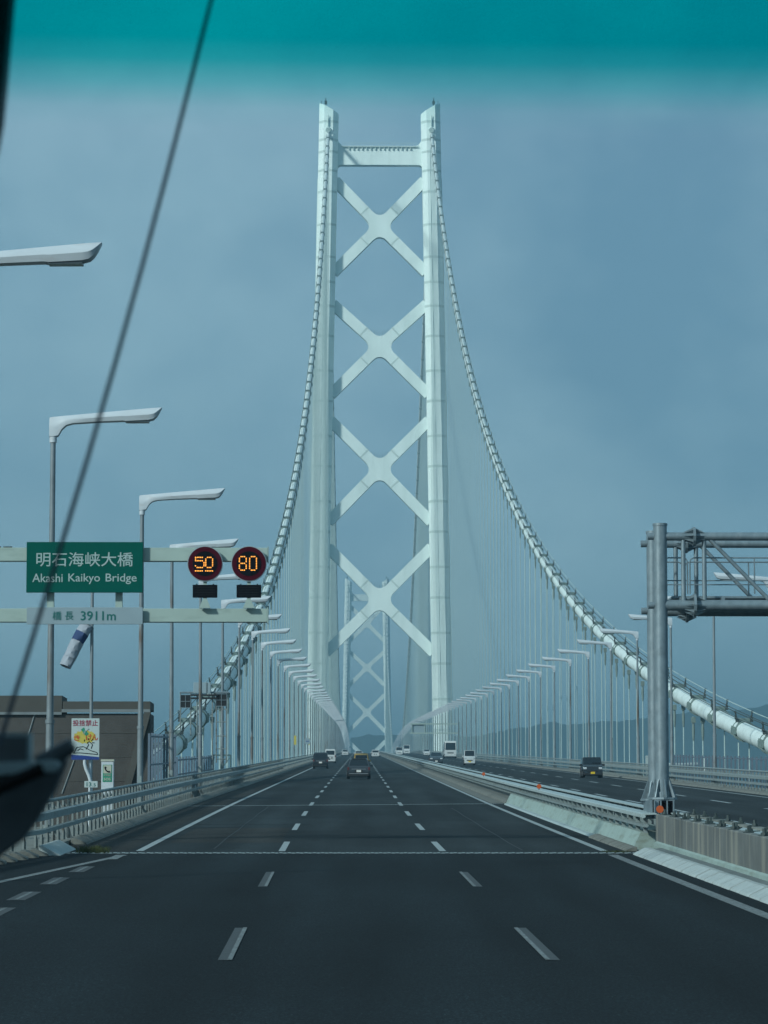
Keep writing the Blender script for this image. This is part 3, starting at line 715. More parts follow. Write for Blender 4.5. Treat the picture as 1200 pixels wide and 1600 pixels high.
# stained median wall before the bridge, with bolts on top
mw = root('median_wall', P(6.75, 60, 0), 'stained concrete median wall with bolted white plates on top', 'wall'); O = Vector(mw.location)
def wsweep(nm, prof, a, b, m):
    rings = [[P(x, y, z) - O for x, z in prof] for y in ysteps(a, b)]
    return MB().loft(rings).build(nm, m, mw)
wsweep('near_wall', [(6.62, -.02), (6.62, .86), (6.64, .88), (6.80, .88), (6.80, -.02)], 20, 76.6, 'wall_concrete')
wsweep('far_wall', [(7.30, -.02), (7.30, .88), (7.52, .88), (7.56, -.02)], 20, 76.2, 'concrete')
wsweep('cover_plate', [(6.80, .78), (7.30, .78), (7.30, .84), (6.80, .84)], 20, 76.4, 'white_plate')
wsweep('apron', [(6.30, 0), (6.30, .13), (6.60, .16), (6.60, 0)], 20, 74.6, 'apron')
wsweep('wall_foot', [(6.56, .10), (6.57, .23), (6.62, .26), (6.62, .1)], 20, 76.4, 'plinth')
m = MB(); m.cyl((0, 0, 0), (0, 0, .06), .06, n=6); m.cyl((0, 0, .06), (0, 0, .13), .03, n=6); m.box((0, 0, .008), (.16, .16, .016)); b0 = m.build('anchor_bolt', 'dark_steel', mw); used = False
y = 38.0
while y < 75.5:
    for x, z in ((6.71, .88), (7.02, .84), (7.40, .88)):
        o = b0 if not used else cp(b0, mw); used = True
        o.location = P(x, y + (0 if x < 7.2 else .4 * (x - 7)) + rnd.uniform(-.04, .04), z) - O
        o.rotation_euler = (0, 0, rnd.uniform(0, 1))
    y += 2.2
m = MB()
y = 40.0
while y < 75.5: m.box(P(6.9, y, .865) - O, (.5, .035, .02)); y += 2.72
m.build('plate_joint', 'dark_steel', mw)

# orange reflectors on the median
def reflector(p, label):
    t = root('reflector', p, label, 'reflector'); m = MB(); m.cyl((0, -.02, .10), (0, .03, .10), .085, n=18); m.build('disc', 'orange_disc', t)
    MB().box((0, .035, .03), (.03, .02, .14)).build('stem', 'dark_steel', t)
reflector(P(6.66, 76.0, .90), 'round orange reflector at the foot of the gantry column')
reflector(P(6.40, 119, .90), 'small orange reflector on the median barrier, second from the gantry column')
reflector(P(6.45, 172, .90), 'tiny orange reflector far along the median barrier top, third from the gantry')

# ------------------------------------------------------------------ steel gantry over the oncoming carriageway
gx, gy = 6.95 + sh(78), 78.4
gz = zr(gy)
gt = root('steel_gantry', (gx, gy, gz), 'grey galvanised tube gantry over the oncoming carriageway', 'gantry')
zt0, zb0 = 7.45, 5.80
for dy, k in ((0, 0), (1.9, 1)):
    for dx in (0, 15.2):
        m = MB(); m.cyl((dx, dy, 1.35), (dx, dy, 7.72), .165, n=24); m.cyl((dx, dy, 7.70), (dx, dy, 7.76), .178, n=24); c = m.build('column', 'galv', gt, True)
        m = MB(); m.cyl((dx, dy, 1.18), (dx, dy, 1.23), .36, n=8); m.cyl((dx, dy, 1.23), (dx, dy, 1.36), .21, n=24)
        for a in range(8):
            rm = Matrix.Rotation(a * math.pi / 4 + .2, 3, 'Z'); v = [rm @ Vector(p) for p in ((.18, -.012, 1.23), (.35, -.012, 1.23), (.19, -.012, 1.66), (.18, .012, 1.23), (.35, .012, 1.23), (.19, .012, 1.66))]
            m.add([p + Vector((dx, dy, 0)) for p in v], [(0, 1, 2), (5, 4, 3), (0, 3, 4, 1), (1, 4, 5, 2), (2, 5, 3, 0)])
        m.build('gusset_ring', 'galv', c)
        for z in (zt0, zb0): MB().cyl((dx - .30, dy, z), (dx - .15, dy, z), .085, n=14).build('stub', 'galv', c, True)
m = MB(); m.box((0, .95, .96), (.52, 2.5, .42)); m.build('pedestal', 'galv', gt); MB().box((.06, -.302, .97), (.34, .01, .36)).build('pedestal_opening', 'black', gt)
for dx in (-.22, -.07, .08, .23): MB().box((dx, -.32, .95), (.03, .12, .42)).build('pedestal_fin', 'galv', gt)
MB().box((-.27, .2, .95), (.1, 1.0, .44)).build('pedestal_plate', 'galv', gt)
for dy in (0, 1.9):
    MB().cyl((.1, dy, zt0), (15.1, dy, zt0), .10, n=14).build('top_chord', 'galv', gt, True)
    MB().cyl((.1, dy, zb0), (15.1, dy, zb0), .13, n=16).build('bottom_chord', 'galv', gt, True)
    for z, r in ((zt0, .10), (zb0, .15)):
        m = MB(); m.cyl((.78, dy, z), (.84, dy, z), r + .13, n=12)
        for a in range(8):
            ca, sa = math.cos(a * .785), math.sin(a * .785)
            for sg in (-1, 1): m.add([(.81, dy + ca * r, z + sa * r), (.81 + sg * .26, dy + ca * r, z + sa * r), (.81, dy + ca * (r + .12), z + sa * (r + .12))], [(0, 1, 2)])
        m.build('flange', 'galv', gt)
    for x in (.55, 1.05, 4.6, 8.2, 11.8): MB().cyl((x + .1 * (dy > 0) * 0, dy, zb0 + .1), (x, dy, zt0 - .05), .055, n=10).build('vertical', 'galv', gt, True)
    for a, b in ((1.18, 2.62), (4.35, 2.9), (4.85, 6.3), (7.95, 6.5), (8.4, 9.9), (11.6, 10.1)): MB().cyl((a, dy, zt0 - .06), (b, dy, zb0 + .1), .05, n=10).build('diagonal', 'galv', gt, True)
    # guard rails of the walkway, hoop ended
    yy = .35 if dy == 0 else 1.55
    for (xa, xb) in ((.12, .68), (.74, 14.6)):
        for hgt, ins in ((.97, 0.0),):
            pts = [(xa, yy, zb0 + .3)] + [(xa, yy, zb0 + hgt + .1)] + [(xa + .03, yy, zb0 + hgt + .17), (xa + .10, yy, zb0 + hgt + .2), (xb - .10, yy, zb0 + hgt + .2), (xb - .03, yy, zb0 + hgt + .17), (xb, yy, zb0 + hgt + .1), (xb, yy, zb0 + .3)]
            MB().tube(pts, .018, 6).build('hoop_rail', 'galv', gt, True)
        MB().cyl((xa, yy, zb0 + .62), (xb, yy, zb0 + .62), .016, n=6).build('mid_rail', 'galv', gt)
        x = xa + 1.55
        while x < xb - .2: MB().cyl((x, yy, zb0 + .3), (x, yy, zb0 + 1.17), .018, n=6).build('rail_post', 'galv', gt); x += 1.9
MB().box((7.6, .95, zb0 + .22), (14.6, 1.25, .05)).build('walkway', 'galv', gt)
for x in (.5, 1.5, 2.6, 3.7, 5, 6.2, 7.4): MB().box((x, .95, zb0 + .16), (.07, 1.9, .08)).build('cross_bearer', 'galv', gt)
MB().tube([(2.0 + k * .5, .95 + .75 * (1 if k % 2 else -1) * 0 + (k - 3) * .3, zt0) for k in range(7)], .045, 8).build('top_bracing', 'galv', gt)

# ------------------------------------------------------------------ sign gantry on our side
DG = 82.0
b_end = at(418, 962, DG)
def gz_(py): return at(300, py, DG).z
xl = -10.9; xr_ = at(418, 900, DG).x
zU, zL = gz_(867), gz_(962)
g1 = root('sign_gantry', (xl, DG, zr(DG)), 'pale green two beam sign gantry reaching over our lane', 'gantry')
o_ = Vector(g1.location)
hb = (at(300, 855, DG).z - at(300, 876, DG).z)
for z, nm in ((zU, 'upper_beam'), (zL, 'lower_beam')):
    b = MB().box((( xl + xr_) / 2 - o_.x, 0, z - o_.z), (xr_ - xl, .30, hb)).build(nm, 'gantry_green', g1, bevel=.012)
    MB().box((xr_ - o_.x + .012, 0, z - o_.z), (.022, .34, hb + .06)).build('end_plate', 'gantry_green', b)
MB().box((-.15, 0, (zU - o_.z + .3) / 2), (.42, .42, zU - o_.z + .7)).build('column', 'gantry_green', g1, bevel=.02)
for px in (79, 186):
    x = at(px, 930, DG).x; MB().box((x - o_.x, .04, (zU + zL) / 2 - o_.z), (.17, .2, zU - zL - hb)).build('strut', 'gantry_green', g1)
m = MB()
for k in range(5): m.box((xl + 1.0 + k * .28 - o_.x, -.05, zU - o_.z + hb / 2 + .02), (.22, .05, .03))
m.build('cable_clip', 'dark_steel', g1)
def board(name, px0, py0, px1, py1, d, thick, m, label, cat, group=None):
    a, b = at(px0, py0, d), at(px1, py1, d)
    c = (a + b) / 2; t = root(name, (c.x, d, c.z), label, cat, group)
    w, h = b.x - a.x, a.z - b.z
    MB().box((0, 0, 0), (w, thick, h)).build('panel', m, t, bevel=.006)
    return t, w, h
YS = DG - .27
t, w, h = board('bridge_name_sign', 42, 847, 223, 926, YS, .08, 'sign_green', 'green sign naming the bridge in white kanji and Latin letters', 'road sign')
k = w / 181
lettering('明石海峡大橋', 'text_white', t, (0, -.042, .155 * h * 1.0 + .0), 150 * k, 22 * k, .006)
for wd, xc_, ww, hh, dz in (('Akashi', -57.5, 47, 13.2, .6), ('Kaikyo', -.5, 49, 16.2, -.8), ('Bridge', 57, 48, 16.2, -.8)): lettering(wd, 'text_white', t, (xc_ * k, -.042, -.22 * h + dz * k), ww * k, hh * k, .006)
for s in (-1, 1): MB().box((s * w * .28, .06, 0), (.06, .06, h)).build('back_rail', 'galv', t)
t, w, h = board('bridge_length_sign', 42, 949, 223, 975.5, YS, .06, 'sign_grey', 'grey sign strip giving the bridge length 3911m', 'road sign')
lettering('橋', 'text_green', t, (-43 * k, -.033, 0), 14 * k, 13.5 * k, .008); lettering('長', 'text_green', t, (-24 * k, -.033, 0), 13 * k, 13 * k, .008)
lettering('3911m', 'text_green', t, (21 * k, -.033, 0), 54 * k, 14 * k, .012)
def led_sign(px, py, rows, label, under=False):
    c = at(px, py, YS); t = root('speed_limit_sign', (c.x, YS, c.z), label, 'road sign', 'variable speed limit signs')
    s = at(px + 10, py, YS).x - c.x; s /= 10
    m = MB(); m.cyl((0, .05, 0), (0, -.04, 0), 27.8 * s, n=48); m.build('rim', 'rim_pale', t)
    m = MB(); m.cyl((0, -.02, 0), (0, -.052, 0), 26.6 * s, n=48); m.build('face', 'maroon', t)
    m = MB(); m.cyl((0, -.03, 0), (0, -.062, 0), 19.4 * s, n=40); m.build('display', 'black', t)
    pitch = 2.65 * s; w = 12; 
    for di, pat in enumerate(rows):
        m = MB()
        for r, row in enumerate(pat):
            for cc, ch in enumerate(row):
                if ch != '#': continue
                x = (-14.8 + di * 16.0) * s + cc * pitch; z = (11.0 - (1.2 if under else 0)) * s - r * pitch
                m.cyl((x, -.055, z), (x, -.068, z), .98 * s, n=7)
        m.build('lit_digit', 'led', t)
    # pedestal: post, black box lamp, gusset foot on the lower beam
    zb = zL + hb / 2 - c.z
    MB().box((0, .06, (zb - 27 * s) / 2), (5.5 * s, .08, -zb - 27 * s)).build('post', 'gantry_green', t)
    MB().prism([(-9 * s, zb), (9 * s, zb), (2.8 * s, zb + 15 * s), (-2.8 * s, zb + 15 * s)], -.06, .06).build('foot', 'gantry_green', t)
    bx = root('warning_panel', at(px, 924, YS), None); 
    b = bx; tag(b, 'blank black message panel under the underlined amber speed sign' if under else 'blank black message panel at the free end of the lower gantry beam', 'sign panel', 'message panels')
    MB().box((0, -.03, 0), (38.5 * s, .10, 20 * s)).build('case', 'black', b, bevel=.01)
    m = MB()
    for zz in (-6, -2, 2, 6): m.box((0, -.083, zz * s), (30 * s, .004, .5 * s))
    m.build('louver', 'black_matt', b)
    for sx in (-13, 13): MB().box((sx * s, -.03, 10.7 * s), (2 * s, .06, 1.6 * s)).build('lug', 'black', b)
D5 = ['#####.', '#.....', '#####.', '.....#', '.....#', '#....#', '.####.', '......', '#####.']
D0u = ['.###.', '#...#', '#...#', '#...#', '#...#', '#...#', '.###.', '.....', '#####']
D8 = ['.###.', '#...#', '#...#', '#...#', '.###.', '#...#', '#...#', '#...#', '.###.']
D0 = ['.###.', '#...#', '#...#', '#...#', '#...#', '#...#', '#...#', '#...#', '.###.']
led_sign(320.5, 881, [D5, D0u], 'round maroon speed sign lit with amber 50 underlined', True)
led_sign(389, 881, [D8, D0], 'round maroon speed sign lit with amber 80')

# ------------------------------------------------------------------ roadside things on our side
DW = 107.0
p = at(141.5, 1230, DW); zt = at(141.5, 905, DW).z
ws = root('windsock', (p.x, DW, zr(DW)), 'drooping blue and white banded windsock on thin dark pole', 'windsock')
MB().cyl((0, 0, 0), (0, 0, zt - zr(DW)), .065, .05, 10).build('pole', 'lamp_pole', ws, True)
a = at(136, 977, DW) - Vector(ws.location); b = at(103, 1042, DW) - Vector(ws.location)
mid = at(121, 1003, DW) - Vector(ws.location); mid.y -= .1; b.y -= .25
pts = [a + (mid - a) * u for u in (0, .5)] + [mid, mid + (b - mid) * .33, mid + (b - mid) * .66, b]
rs = [.27, .285, .27, .25, .24, .22]
for i in range(5):
    m = MB(); n = 14; q = (pts[i + 1] - pts[i]).to_track_quat('Z', 'Y'); seg = 4; rings = []
    for k in range(seg + 1):
        u = k / seg; c = pts[i] + (pts[i + 1] - pts[i]) * u; r = rs[i] + (rs[i + 1] - rs[i]) * u
        rings.append([c + q @ Vector(((r + .022 * math.sin(3 * j + k + i)) * math.cos(2 * math.pi * j / n), (r * .8 + .02 * math.cos(2 * j + i)) * math.sin(2 * math.pi * j / n), 0)) for j in range(n)])
    for half, mm_ in ((0, ('sock_navy', 'sock_white', 'sock_white', 'sock_navy', 'sock_white')[i]), (1, ('sock_white', 'sock_navy', 'sock_white', 'sock_white', 'sock_white')[i])):
        m = MB(); hr = [[rg[(j + 4 + 7 * half) % n] for j in range(8)] for rg in rings]
        m.add([v for rg in hr for v in rg], [(kk * 8 + j, kk * 8 + j + 1, kk * 8 + j + 9, kk * 8 + j + 8) for kk in range(seg) for j in range(7)]); m.build('sock_panel', mm_, ws, True)
m = MB(); q = (pts[0] - pts[1]).to_track_quat('Z', 'Y'); m.tube([pts[0] + q @ Vector((.28 * math.cos(j * .6283), .22 * math.sin(j * .6283), 0)) for j in range(11)], .02, 6); m.build('hoop', 'galv', ws, True)

DS = 96.0
t, w, h = board('litter_sign', 112, 1122.5, 155, 1186.5, DS, .03, 'sign_white', 'white no littering sign with red kanji and yellow burst', 'road sign')
k = w / 43
lettering('投捨禁止', 'red_print', t, (-.3 * k, -.018, 24.5 * k), 38.5 * k, 9.2 * k, .008)
m = MB(); n = 28; m.add([((-1 + (17 + 1.5 * math.sin(j * 2.7)) * math.cos(2 * math.pi * j / n)) * k, -.0165, (3 + (10 + 1.2 * math.cos(j * 3.1)) * math.sin(2 * math.pi * j / n)) * k) for j in range(n)], [tuple(range(n))]); m.build('burst', 'yellow_print', t)
lettering('き', 'orange_print', t, (-13 * k, -.020, 1.5 * k), 9 * k, 8.5 * k, .015); lettering('け', 'orange_print', t, (5.2 * k, -.020, 2.5 * k), 8.6 * k, 10 * k, .015); lettering('ん', 'orange_print', t, (14.6 * k, -.020, 2.7 * k), 9 * k, 9.4 * k, .015)
m = MB(); rm = Matrix.Rotation(R(-38), 3, 'Y'); 
m.box((-1 * k, -.024, 11 * k), (5.5 * k, .006, 12.5 * k), rm); m.build('can', 'green_print', t)
m = MB(); m.box((2.2 * k, -.027, 15 * k), (5.5 * k, .008, 3.2 * k), rm); m.build('can_end', 'sign_white', t)
lettering('CAN', 'sign_white', t, (-1.5 * k, -.030, 10.2 * k), 7 * k, 3 * k, .01, rot=(math.pi / 2, R(-52), 0))
m = MB(); m.add([(x * k, -.018, z * k) for x, z in ((-21.4, -32), (21.4, -32), (21.4, -28), (-4, -25.5), (-21.4, -24.5))], [(0, 1, 2, 3, 4)]); m.build('blue_strip', 'blue_print', t)
m = MB()
for pts_ in (((-18, -22), (-13, -13), (-3, -12), (3, -15), (8, -18), (18, -21), (19, -24), (-8, -21.5), (-18, -22)), ((1, -16), (5, -9), (3, -6), (6, -4), (11, -9), (9, -15)), ((-12, -18), (-8, -15), (-3, -17)), ((-2, -4), (-1, -1)), ((4, -2), (5, 1)), ((9, -3), (12, 0)), ((10, -6), (14, -6))):
    m = MB()
    for (a0, b0_), (a1, b1_) in zip(pts_, pts_[1:]): m.cyl((a0 * k, -.02, b0_ * k), (a1 * k, -.02, b1_ * k), .55 * k, n=5)
    m.build('drawn_line', 'black', t)
# crooked post of the sign with the kilometre plate
zb = zr(DS) - t.location.z
MB().tube([(-1 * k, .03, -28 * k), (-1 * k, .03, -38 * k), (1 * k, .03, -46 * k), (5.5 * k, .03, -56 * k), (8 * k, .03, -64 * k), (9 * k, .03, -74 * k), (9 * k, .03, zb)], 2.6 * k, 10).build('post', 'lamp_white', t, True)
MB().cyl((7 * k, .14, -30 * k), (7 * k, .14, zb), 2.4 * k, n=10).build('stay', 'lamp_white', t, True)
t, w, h = board('kilometre_plate', 132, 1220.5, 152.5, 1230.5, DS - .14, .02, 'sign_white', 'small white distance plate reading 13.5 on the crooked post', 'road sign')
lettering('13', 'text_green', t, (-3.2 * k, -.012, 0), 7 * k, 6 * k, .012); lettering('5', 'text_green', t, (5.4 * k, -.012, -.8 * k), 3.0 * k, 4.4 * k, .012); MB().box((2.6 * k, -.012, -2.6 * k), (.9 * k, .006, .9 * k)).build('decimal_point', 'text_green', t)

t, w, h = board('emergency_phone', 159, 1189, 177.5, 1236, DS + 6, .3, 'lamp_white', 'white emergency phone pillar with green and cream handset panel', 'phone box')
k = w / 18.5
MB().box((0, 0, h / 2 + .015), (w * 1.08, .34, .06)).build('cap', 'cream', t)
MB().box((0, -.155, 4 * k), (14 * k, .012, 26 * k)).build('sign_plate', 'green_print', t)
MB().box((0, -.163, 10 * k), (12 * k, .008, 12.5 * k)).build('symbol_field', 'cream', t)
MB().tube([(-3 * k, -.17, 14 * k), (-3.3 * k, -.17, 11.5 * k), (-2 * k, -.17, 8.5 * k), (.5 * k, -.17, 6.5 * k), (3.4 * k, -.17, 6.2 * k)], [1.5 * k, 1.0 * k, .9 * k, 1.0 * k, 1.5 * k], 8).build('handset', 'black', t, True)
lettering('非常電話', 'cream', t, (0, -.164, .8 * k), 11 * k, 2.8 * k, .01); lettering('SOS', 'cream', t, (0, -.164, -5 * k), 10 * k, 3.8 * k, .03)
MB().box((0, 0, -h / 2 - .5), (w * .9, .26, 1.2)).build('foot', 'lamp_white', t)

# anchorage building
DB = 150.0
pr, pt, pl_ = at(235, 1096, DB), at(97, 1087, DB), at(-160, 1087, DB)
zbot = zr(DB) - 3
bd = root('anchorage_house', ((pl_.x + pr.x) / 2, DB, zbot), 'brown concrete anchorage house with slanted joints behind the guard rail', 'building'); o_ = Vector(bd.location)
x0, x1 = pl_.x - o_.x, pr.x - o_.x; xm = pt.x - o_.x; za, zb_ = at(0, 1101, DB).z - o_.z, at(0, 1112, DB).z - o_.z
MB().box(((x0 + x1) / 2, 1.3, za / 2 - .2), (x1 - x0, 2.6, za - .4)).build('wall', 'building', bd)
w_ = bd.children[0]
capz = at(97, 1087, DB).z - o_.z
MB().box(((x0 + xm) / 2, 1.28, (capz + za - .42) / 2), (xm - x0, 2.7, capz - za + .42)).build('parapet', 'building_cap', bd)
capz2 = at(97, 1096, DB).z - o_.z; zc2 = at(97, 1109, DB).z - o_.z
MB().box(((xm + x1) / 2 + .02, 1.28, (capz2 + zc2) / 2), (x1 - xm - .04, 2.72, capz2 - zc2)).build('parapet', 'building_cap', bd)
MB().box(((x0 + xm) / 2, -.10, za - .40), (xm - x0, .12, .12)).build('coping_line', 'building_line', bd)
MB().box(((xm + x1) / 2, -.10, zc2 - .05), (x1 - xm, .12, .14)).build('coping_line', 'building_line', bd)
for (ax, ay, bx_, by) in ((58, 1104, 38, 1170), (116, 1188, 97, 1240)):
    a, b = at(ax, ay, DB) - o_, at(bx_, by, DB) - o_
    MB().cyl((a.x, -.02, a.z), (b.x, -.02, b.z), .035, n=5).build('slanted_joint', 'building_line', bd)
for py in (1145, 1182, 1220):
    z = at(0, py, DB).z - o_.z; MB().box(((x0 + x1) / 2, -.005, z), (x1 - x0 - .1, .03, .035)).build('course_joint', 'building_cap', bd)
a, b = at(232, 1113, DB) - o_, at(190, 1236, DB) - o_
m = MB(); m.prism([(a.x - .18, a.z), (a.x + .12, a.z), (b.x + .12, b.z - 1), (b.x - .22, b.z - 1)], -.30, -.004); m.build('buttress', 'building_cap', bd)
# slat fences
def fence(x, ya, yb, hgt, n, label, w=.11):
    t = root('slat_fence', P(x, ya, 0), label, 'fence'); O = Vector(t.location)
    s0 = MB().box((0, 0, hgt / 2), (w, .05, hgt)).build('slat', 'fence_slat', t)
    for k in range(n):
        o = s0 if k == 0 else cp(s0, t); o.location = P(x, ya + (yb - ya) * k / (n - 1), rnd.uniform(-.02, .02)) - O
    for zz in (.35, hgt * .55, hgt - .14):
        MB().loft([[P(x + u, yy, zz + v) - O for u, v in ((.02, -.04), (.06, -.04), (.06, .04), (.02, .04))] for yy in (ya, (ya + yb) / 2, yb)]).build('fence_rail', 'fence_slat', t)
fence(-9.0, 141, 161, 3.0, 10, 'tall blue grey slat fence beside the anchorage house', .10)
fence(-9.0, 163, 203, 1.9, 15, 'low blue grey slat fence before the foot of the cable', .10)
fence(22.7, 176, 238, 1.85, 30, 'low slat fence beyond the oncoming carriageway under the cable', .12)

# inspection mast by the cable
DI = 196.0
t = root('inspection_mast', (at(320, 1190, DI).x, DI, zr(DI)), 'rusty floodlight mast frame with boxes standing before the cable', 'mast'); o_ = Vector(t.location)
def ap(px, py, dy=0): return at(px, py, DI + dy) - o_
for px, top, bot in ((282, 1082, 1150), (298, 1082, 1150), (338, 1082, 1192), (354, 1082, 1192), (308, 1085, 1195), (332, 1085, 1195)):
    MB().cyl(ap(px, bot, 0), ap(px, top, 0), .045, n=6).build('upright', 'post', t)
MB().cyl(ap(281, 1082), ap(358, 1082), .06, n=8).build('cross_pipe', 'galv', t, True)
for px, pw, py, ph, m_ in ((290, 16, 1096, 20, 'black_matt'), (346, 17, 1094, 19, 'black_matt')):
    c = ap(px, py); s = DI / FPX; b = MB().box(c, (pw * s, .25, ph * s)).build('floodlight', m_, t)
    for u in (-.5, 0, .5): MB().box((c.x + u * pw * s, c.y - .14, c.z), (.03, .04, ph * s)).build('grille_bar', 'galv', b)
    for u in (-.5, 0, .5): MB().box((c.x, c.y - .16, c.z + u * ph * s), (pw * s, .03, .03)).build('grille_bar', 'galv', b)
for px, pw in ((307, 9), (319, 12), (326, 7)):
    s = DI / FPX; MB().box(ap(px, 1075), (pw * s, .5, 17 * s)).build('cabinet', 'sign_grey', t, bevel=.02)
for py in (1090, 1108, 1128, 1150, 1170, 1186): MB().cyl(ap(338, py), ap(354, py), .03, n=5).build('rung', 'post', t)
for py in (1086, 1091): MB().box(ap(319, py), (1.6, .5, .09)).build('shelf', 'black_matt', t)
t = root('pale_frame', P(-8.9, 214, 0), 'small pale green gate frame behind the guard rail at the cable foot', 'gate')
for x in (-.55, .55): MB().box((x, 0, .95), (.09, .09, 1.9)).build('post', 'gantry_green', t)
MB().box((0, 0, 1.86), (1.0, .08, .1)).build('top_bar', 'gantry_green', t); MB().cyl((-.5, 0, .4), (.5, 0, 1.7), .03, n=6).build('brace', 'gantry_green', t)
# white pipes beyond the oncoming carriageway
t = root('white_pipework', P(23.2, 262, 0), 'small white pipework and box beyond the oncoming guard rail', 'pipework')
MB().box((0, 0, .9), (1.0, .7, 1.6)).build('box', 'white_plate', t); MB().tube([(.4, 0, 1.0), (2.0, 0, 1.0), (2.6, 0, 1.0), (3.6, 0, 1.05)], .13, 8).build('pipe', 'white_plate', t, True); MB().cyl((4.2, 0, .4), (4.2, 0, 1.5), .28, .12, 10).build('cap', 'white_plate', t, True)
# small marker plates on lamp posts
def marker(x, y, z, w, h, m, label):
    t = root('marker_plate', P(x, y, z), label, 'marker'); MB().box((0, -.1, 0), (w, .03, h)).build('plate', m, t); MB().box((0, -.04, 0), (.05, .1, h * .6)).build('clip', 'galv', t)
marker(-8.15, 417, 3.2, .30, 1.15, 'yellow_print', 'tall thin yellow plate on a lamp post ahead of the black van')
marker(-8.15, 530, 3.2, .28, 1.1, 'yellow_print', 'far thin yellow plate on a lamp post past the white van')
t = root('round_sign', P(-7.9, 500, 2.6), 'small grey round sign at the guard rail ahead of the black van', 'road sign')
MB().cyl((0, 0, .6), (0, .05, .6), .5, n=20).build('disc', 'sign_grey', t); MB().box((0, .06, -.8), (.08, .06, 3.2)).build('post', 'galv', t); MB().box((0, -.01, .6), (.5, .02, .12)).build('symbol', 'blue_print', t)
# far gantry over the oncoming side
t = root('sign_gantry', P(19.4, 720, 0), 'distant pale cantilever gantry with a sign back over the oncoming carriageway', 'gantry')
MB().box((2.2, 0, 3.9), (.3, .4, 7.8)).build('column', 'gantry_green', t)
for z in (5.3, 7.3): MB().box((-3.2, 0, z), (10.6, .3, .26)).build('beam', 'gantry_green', t)
for x in (-8, -5.2, -2.4): MB().box((x, .0, 6.3), (.16, .2, 1.8)).build('strut', 'gantry_green', t)
MB().box((-6.5, .25, 6.3), (3.0, .12, 2.0)).build('sign_back', 'sign_grey', t)

# weeds in the joint
def weed(p, n, hgt, label):
    t = root('weed_tuft', p, label, 'weed'); m = MB()
    for _ in range(n):
        a = rnd.uniform(0, 6.28); r = rnd.uniform(0, .38) ; bx_, by = r * math.cos(a), r * .4 * math.sin(a); h = hgt * rnd.uniform(.4, 1); lx, ly = rnd.uniform(-.12, .12), rnd.uniform(-.1, .1); w = .006
        m.add([(bx_ - w, by, 0), (bx_ + w, by, 0), (bx_ + lx * .5 + w, by + ly * .5, h * .6), (bx_ + lx * .5 - w, by + ly * .5, h * .6), (bx_ + lx, by + ly, h)], [(0, 1, 2, 3), (3, 2, 4)])
    m.build('blades', 'grass', t)
weed(P(-6.35, 75.9, .004), 260, .2, 'small tuft of weeds growing in the joint by our edge line'); weed(P(5.7, 76.2, .004), 70, .07, 'thin weeds in the joint by the median side edge line')

# ------------------------------------------------------------------ vehicles
PRO = {
 'hatch': dict(p=[(0, .22), (0, .47), (.015, .60), (.12, .95), (.2, 1), (.48, 1), (.70, .68), (.93, .57), (1, .42), (1, .18), (.96, .11), (.03, .11)], rear=(2, 3), front=(5, 6), belt=.63, side=(.15, .64)),
 'kei': dict(p=[(0, .16), (0, .50), (.01, .56), (.045, .94), (.09, 1), (.66, 1), (.83, .62), (.97, .53), (1, .40), (1, .16), (.97, .09), (.02, .09)], rear=(2, 3), front=(5, 6), belt=.58, side=(.08, .76)),
 'van': dict(p=[(0, .14), (0, .52), (.005, .56), (.03, .94), (.06, 1), (.74, 1), (.91, .55), (.985, .48), (1, .36), (1, .14), (.97, .08), (.02, .08)], rear=(2, 3), front=(5, 6), belt=.55, side=(.06, .82)),
 'sedan': dict(p=[(0, .26), (0, .56), (.02, .64), (.15, .68), (.29, .97), (.36, 1), (.52, 1), (.71, .68), (.94, .57), (1, .44), (1, .18), (.96, .11), (.03, .11)], rear=(3, 4), front=(6, 7), belt=.66, side=(.24, .64)),
 'suv': dict(p=[(0, .2), (0, .5), (.012, .58), (.08, .93), (.14, 1), (.52, 1), (.71, .66), (.95, .58), (1, .46), (1, .16), (.96, .10), (.03, .10)], rear=(2, 3), front=(5, 6), belt=.6, side=(.1, .66)),
 'bus': dict(p=[(0, .10), (0, .45), (.003, .5), (.006, .93), (.02, 1), (.965, 1), (.985, .93), (.999, .42), (1, .36), (1, .1), (.99, .08), (.01, .08)], rear=(2, 3), front=(6, 7), belt=.45, side=(.04, .93)),
}
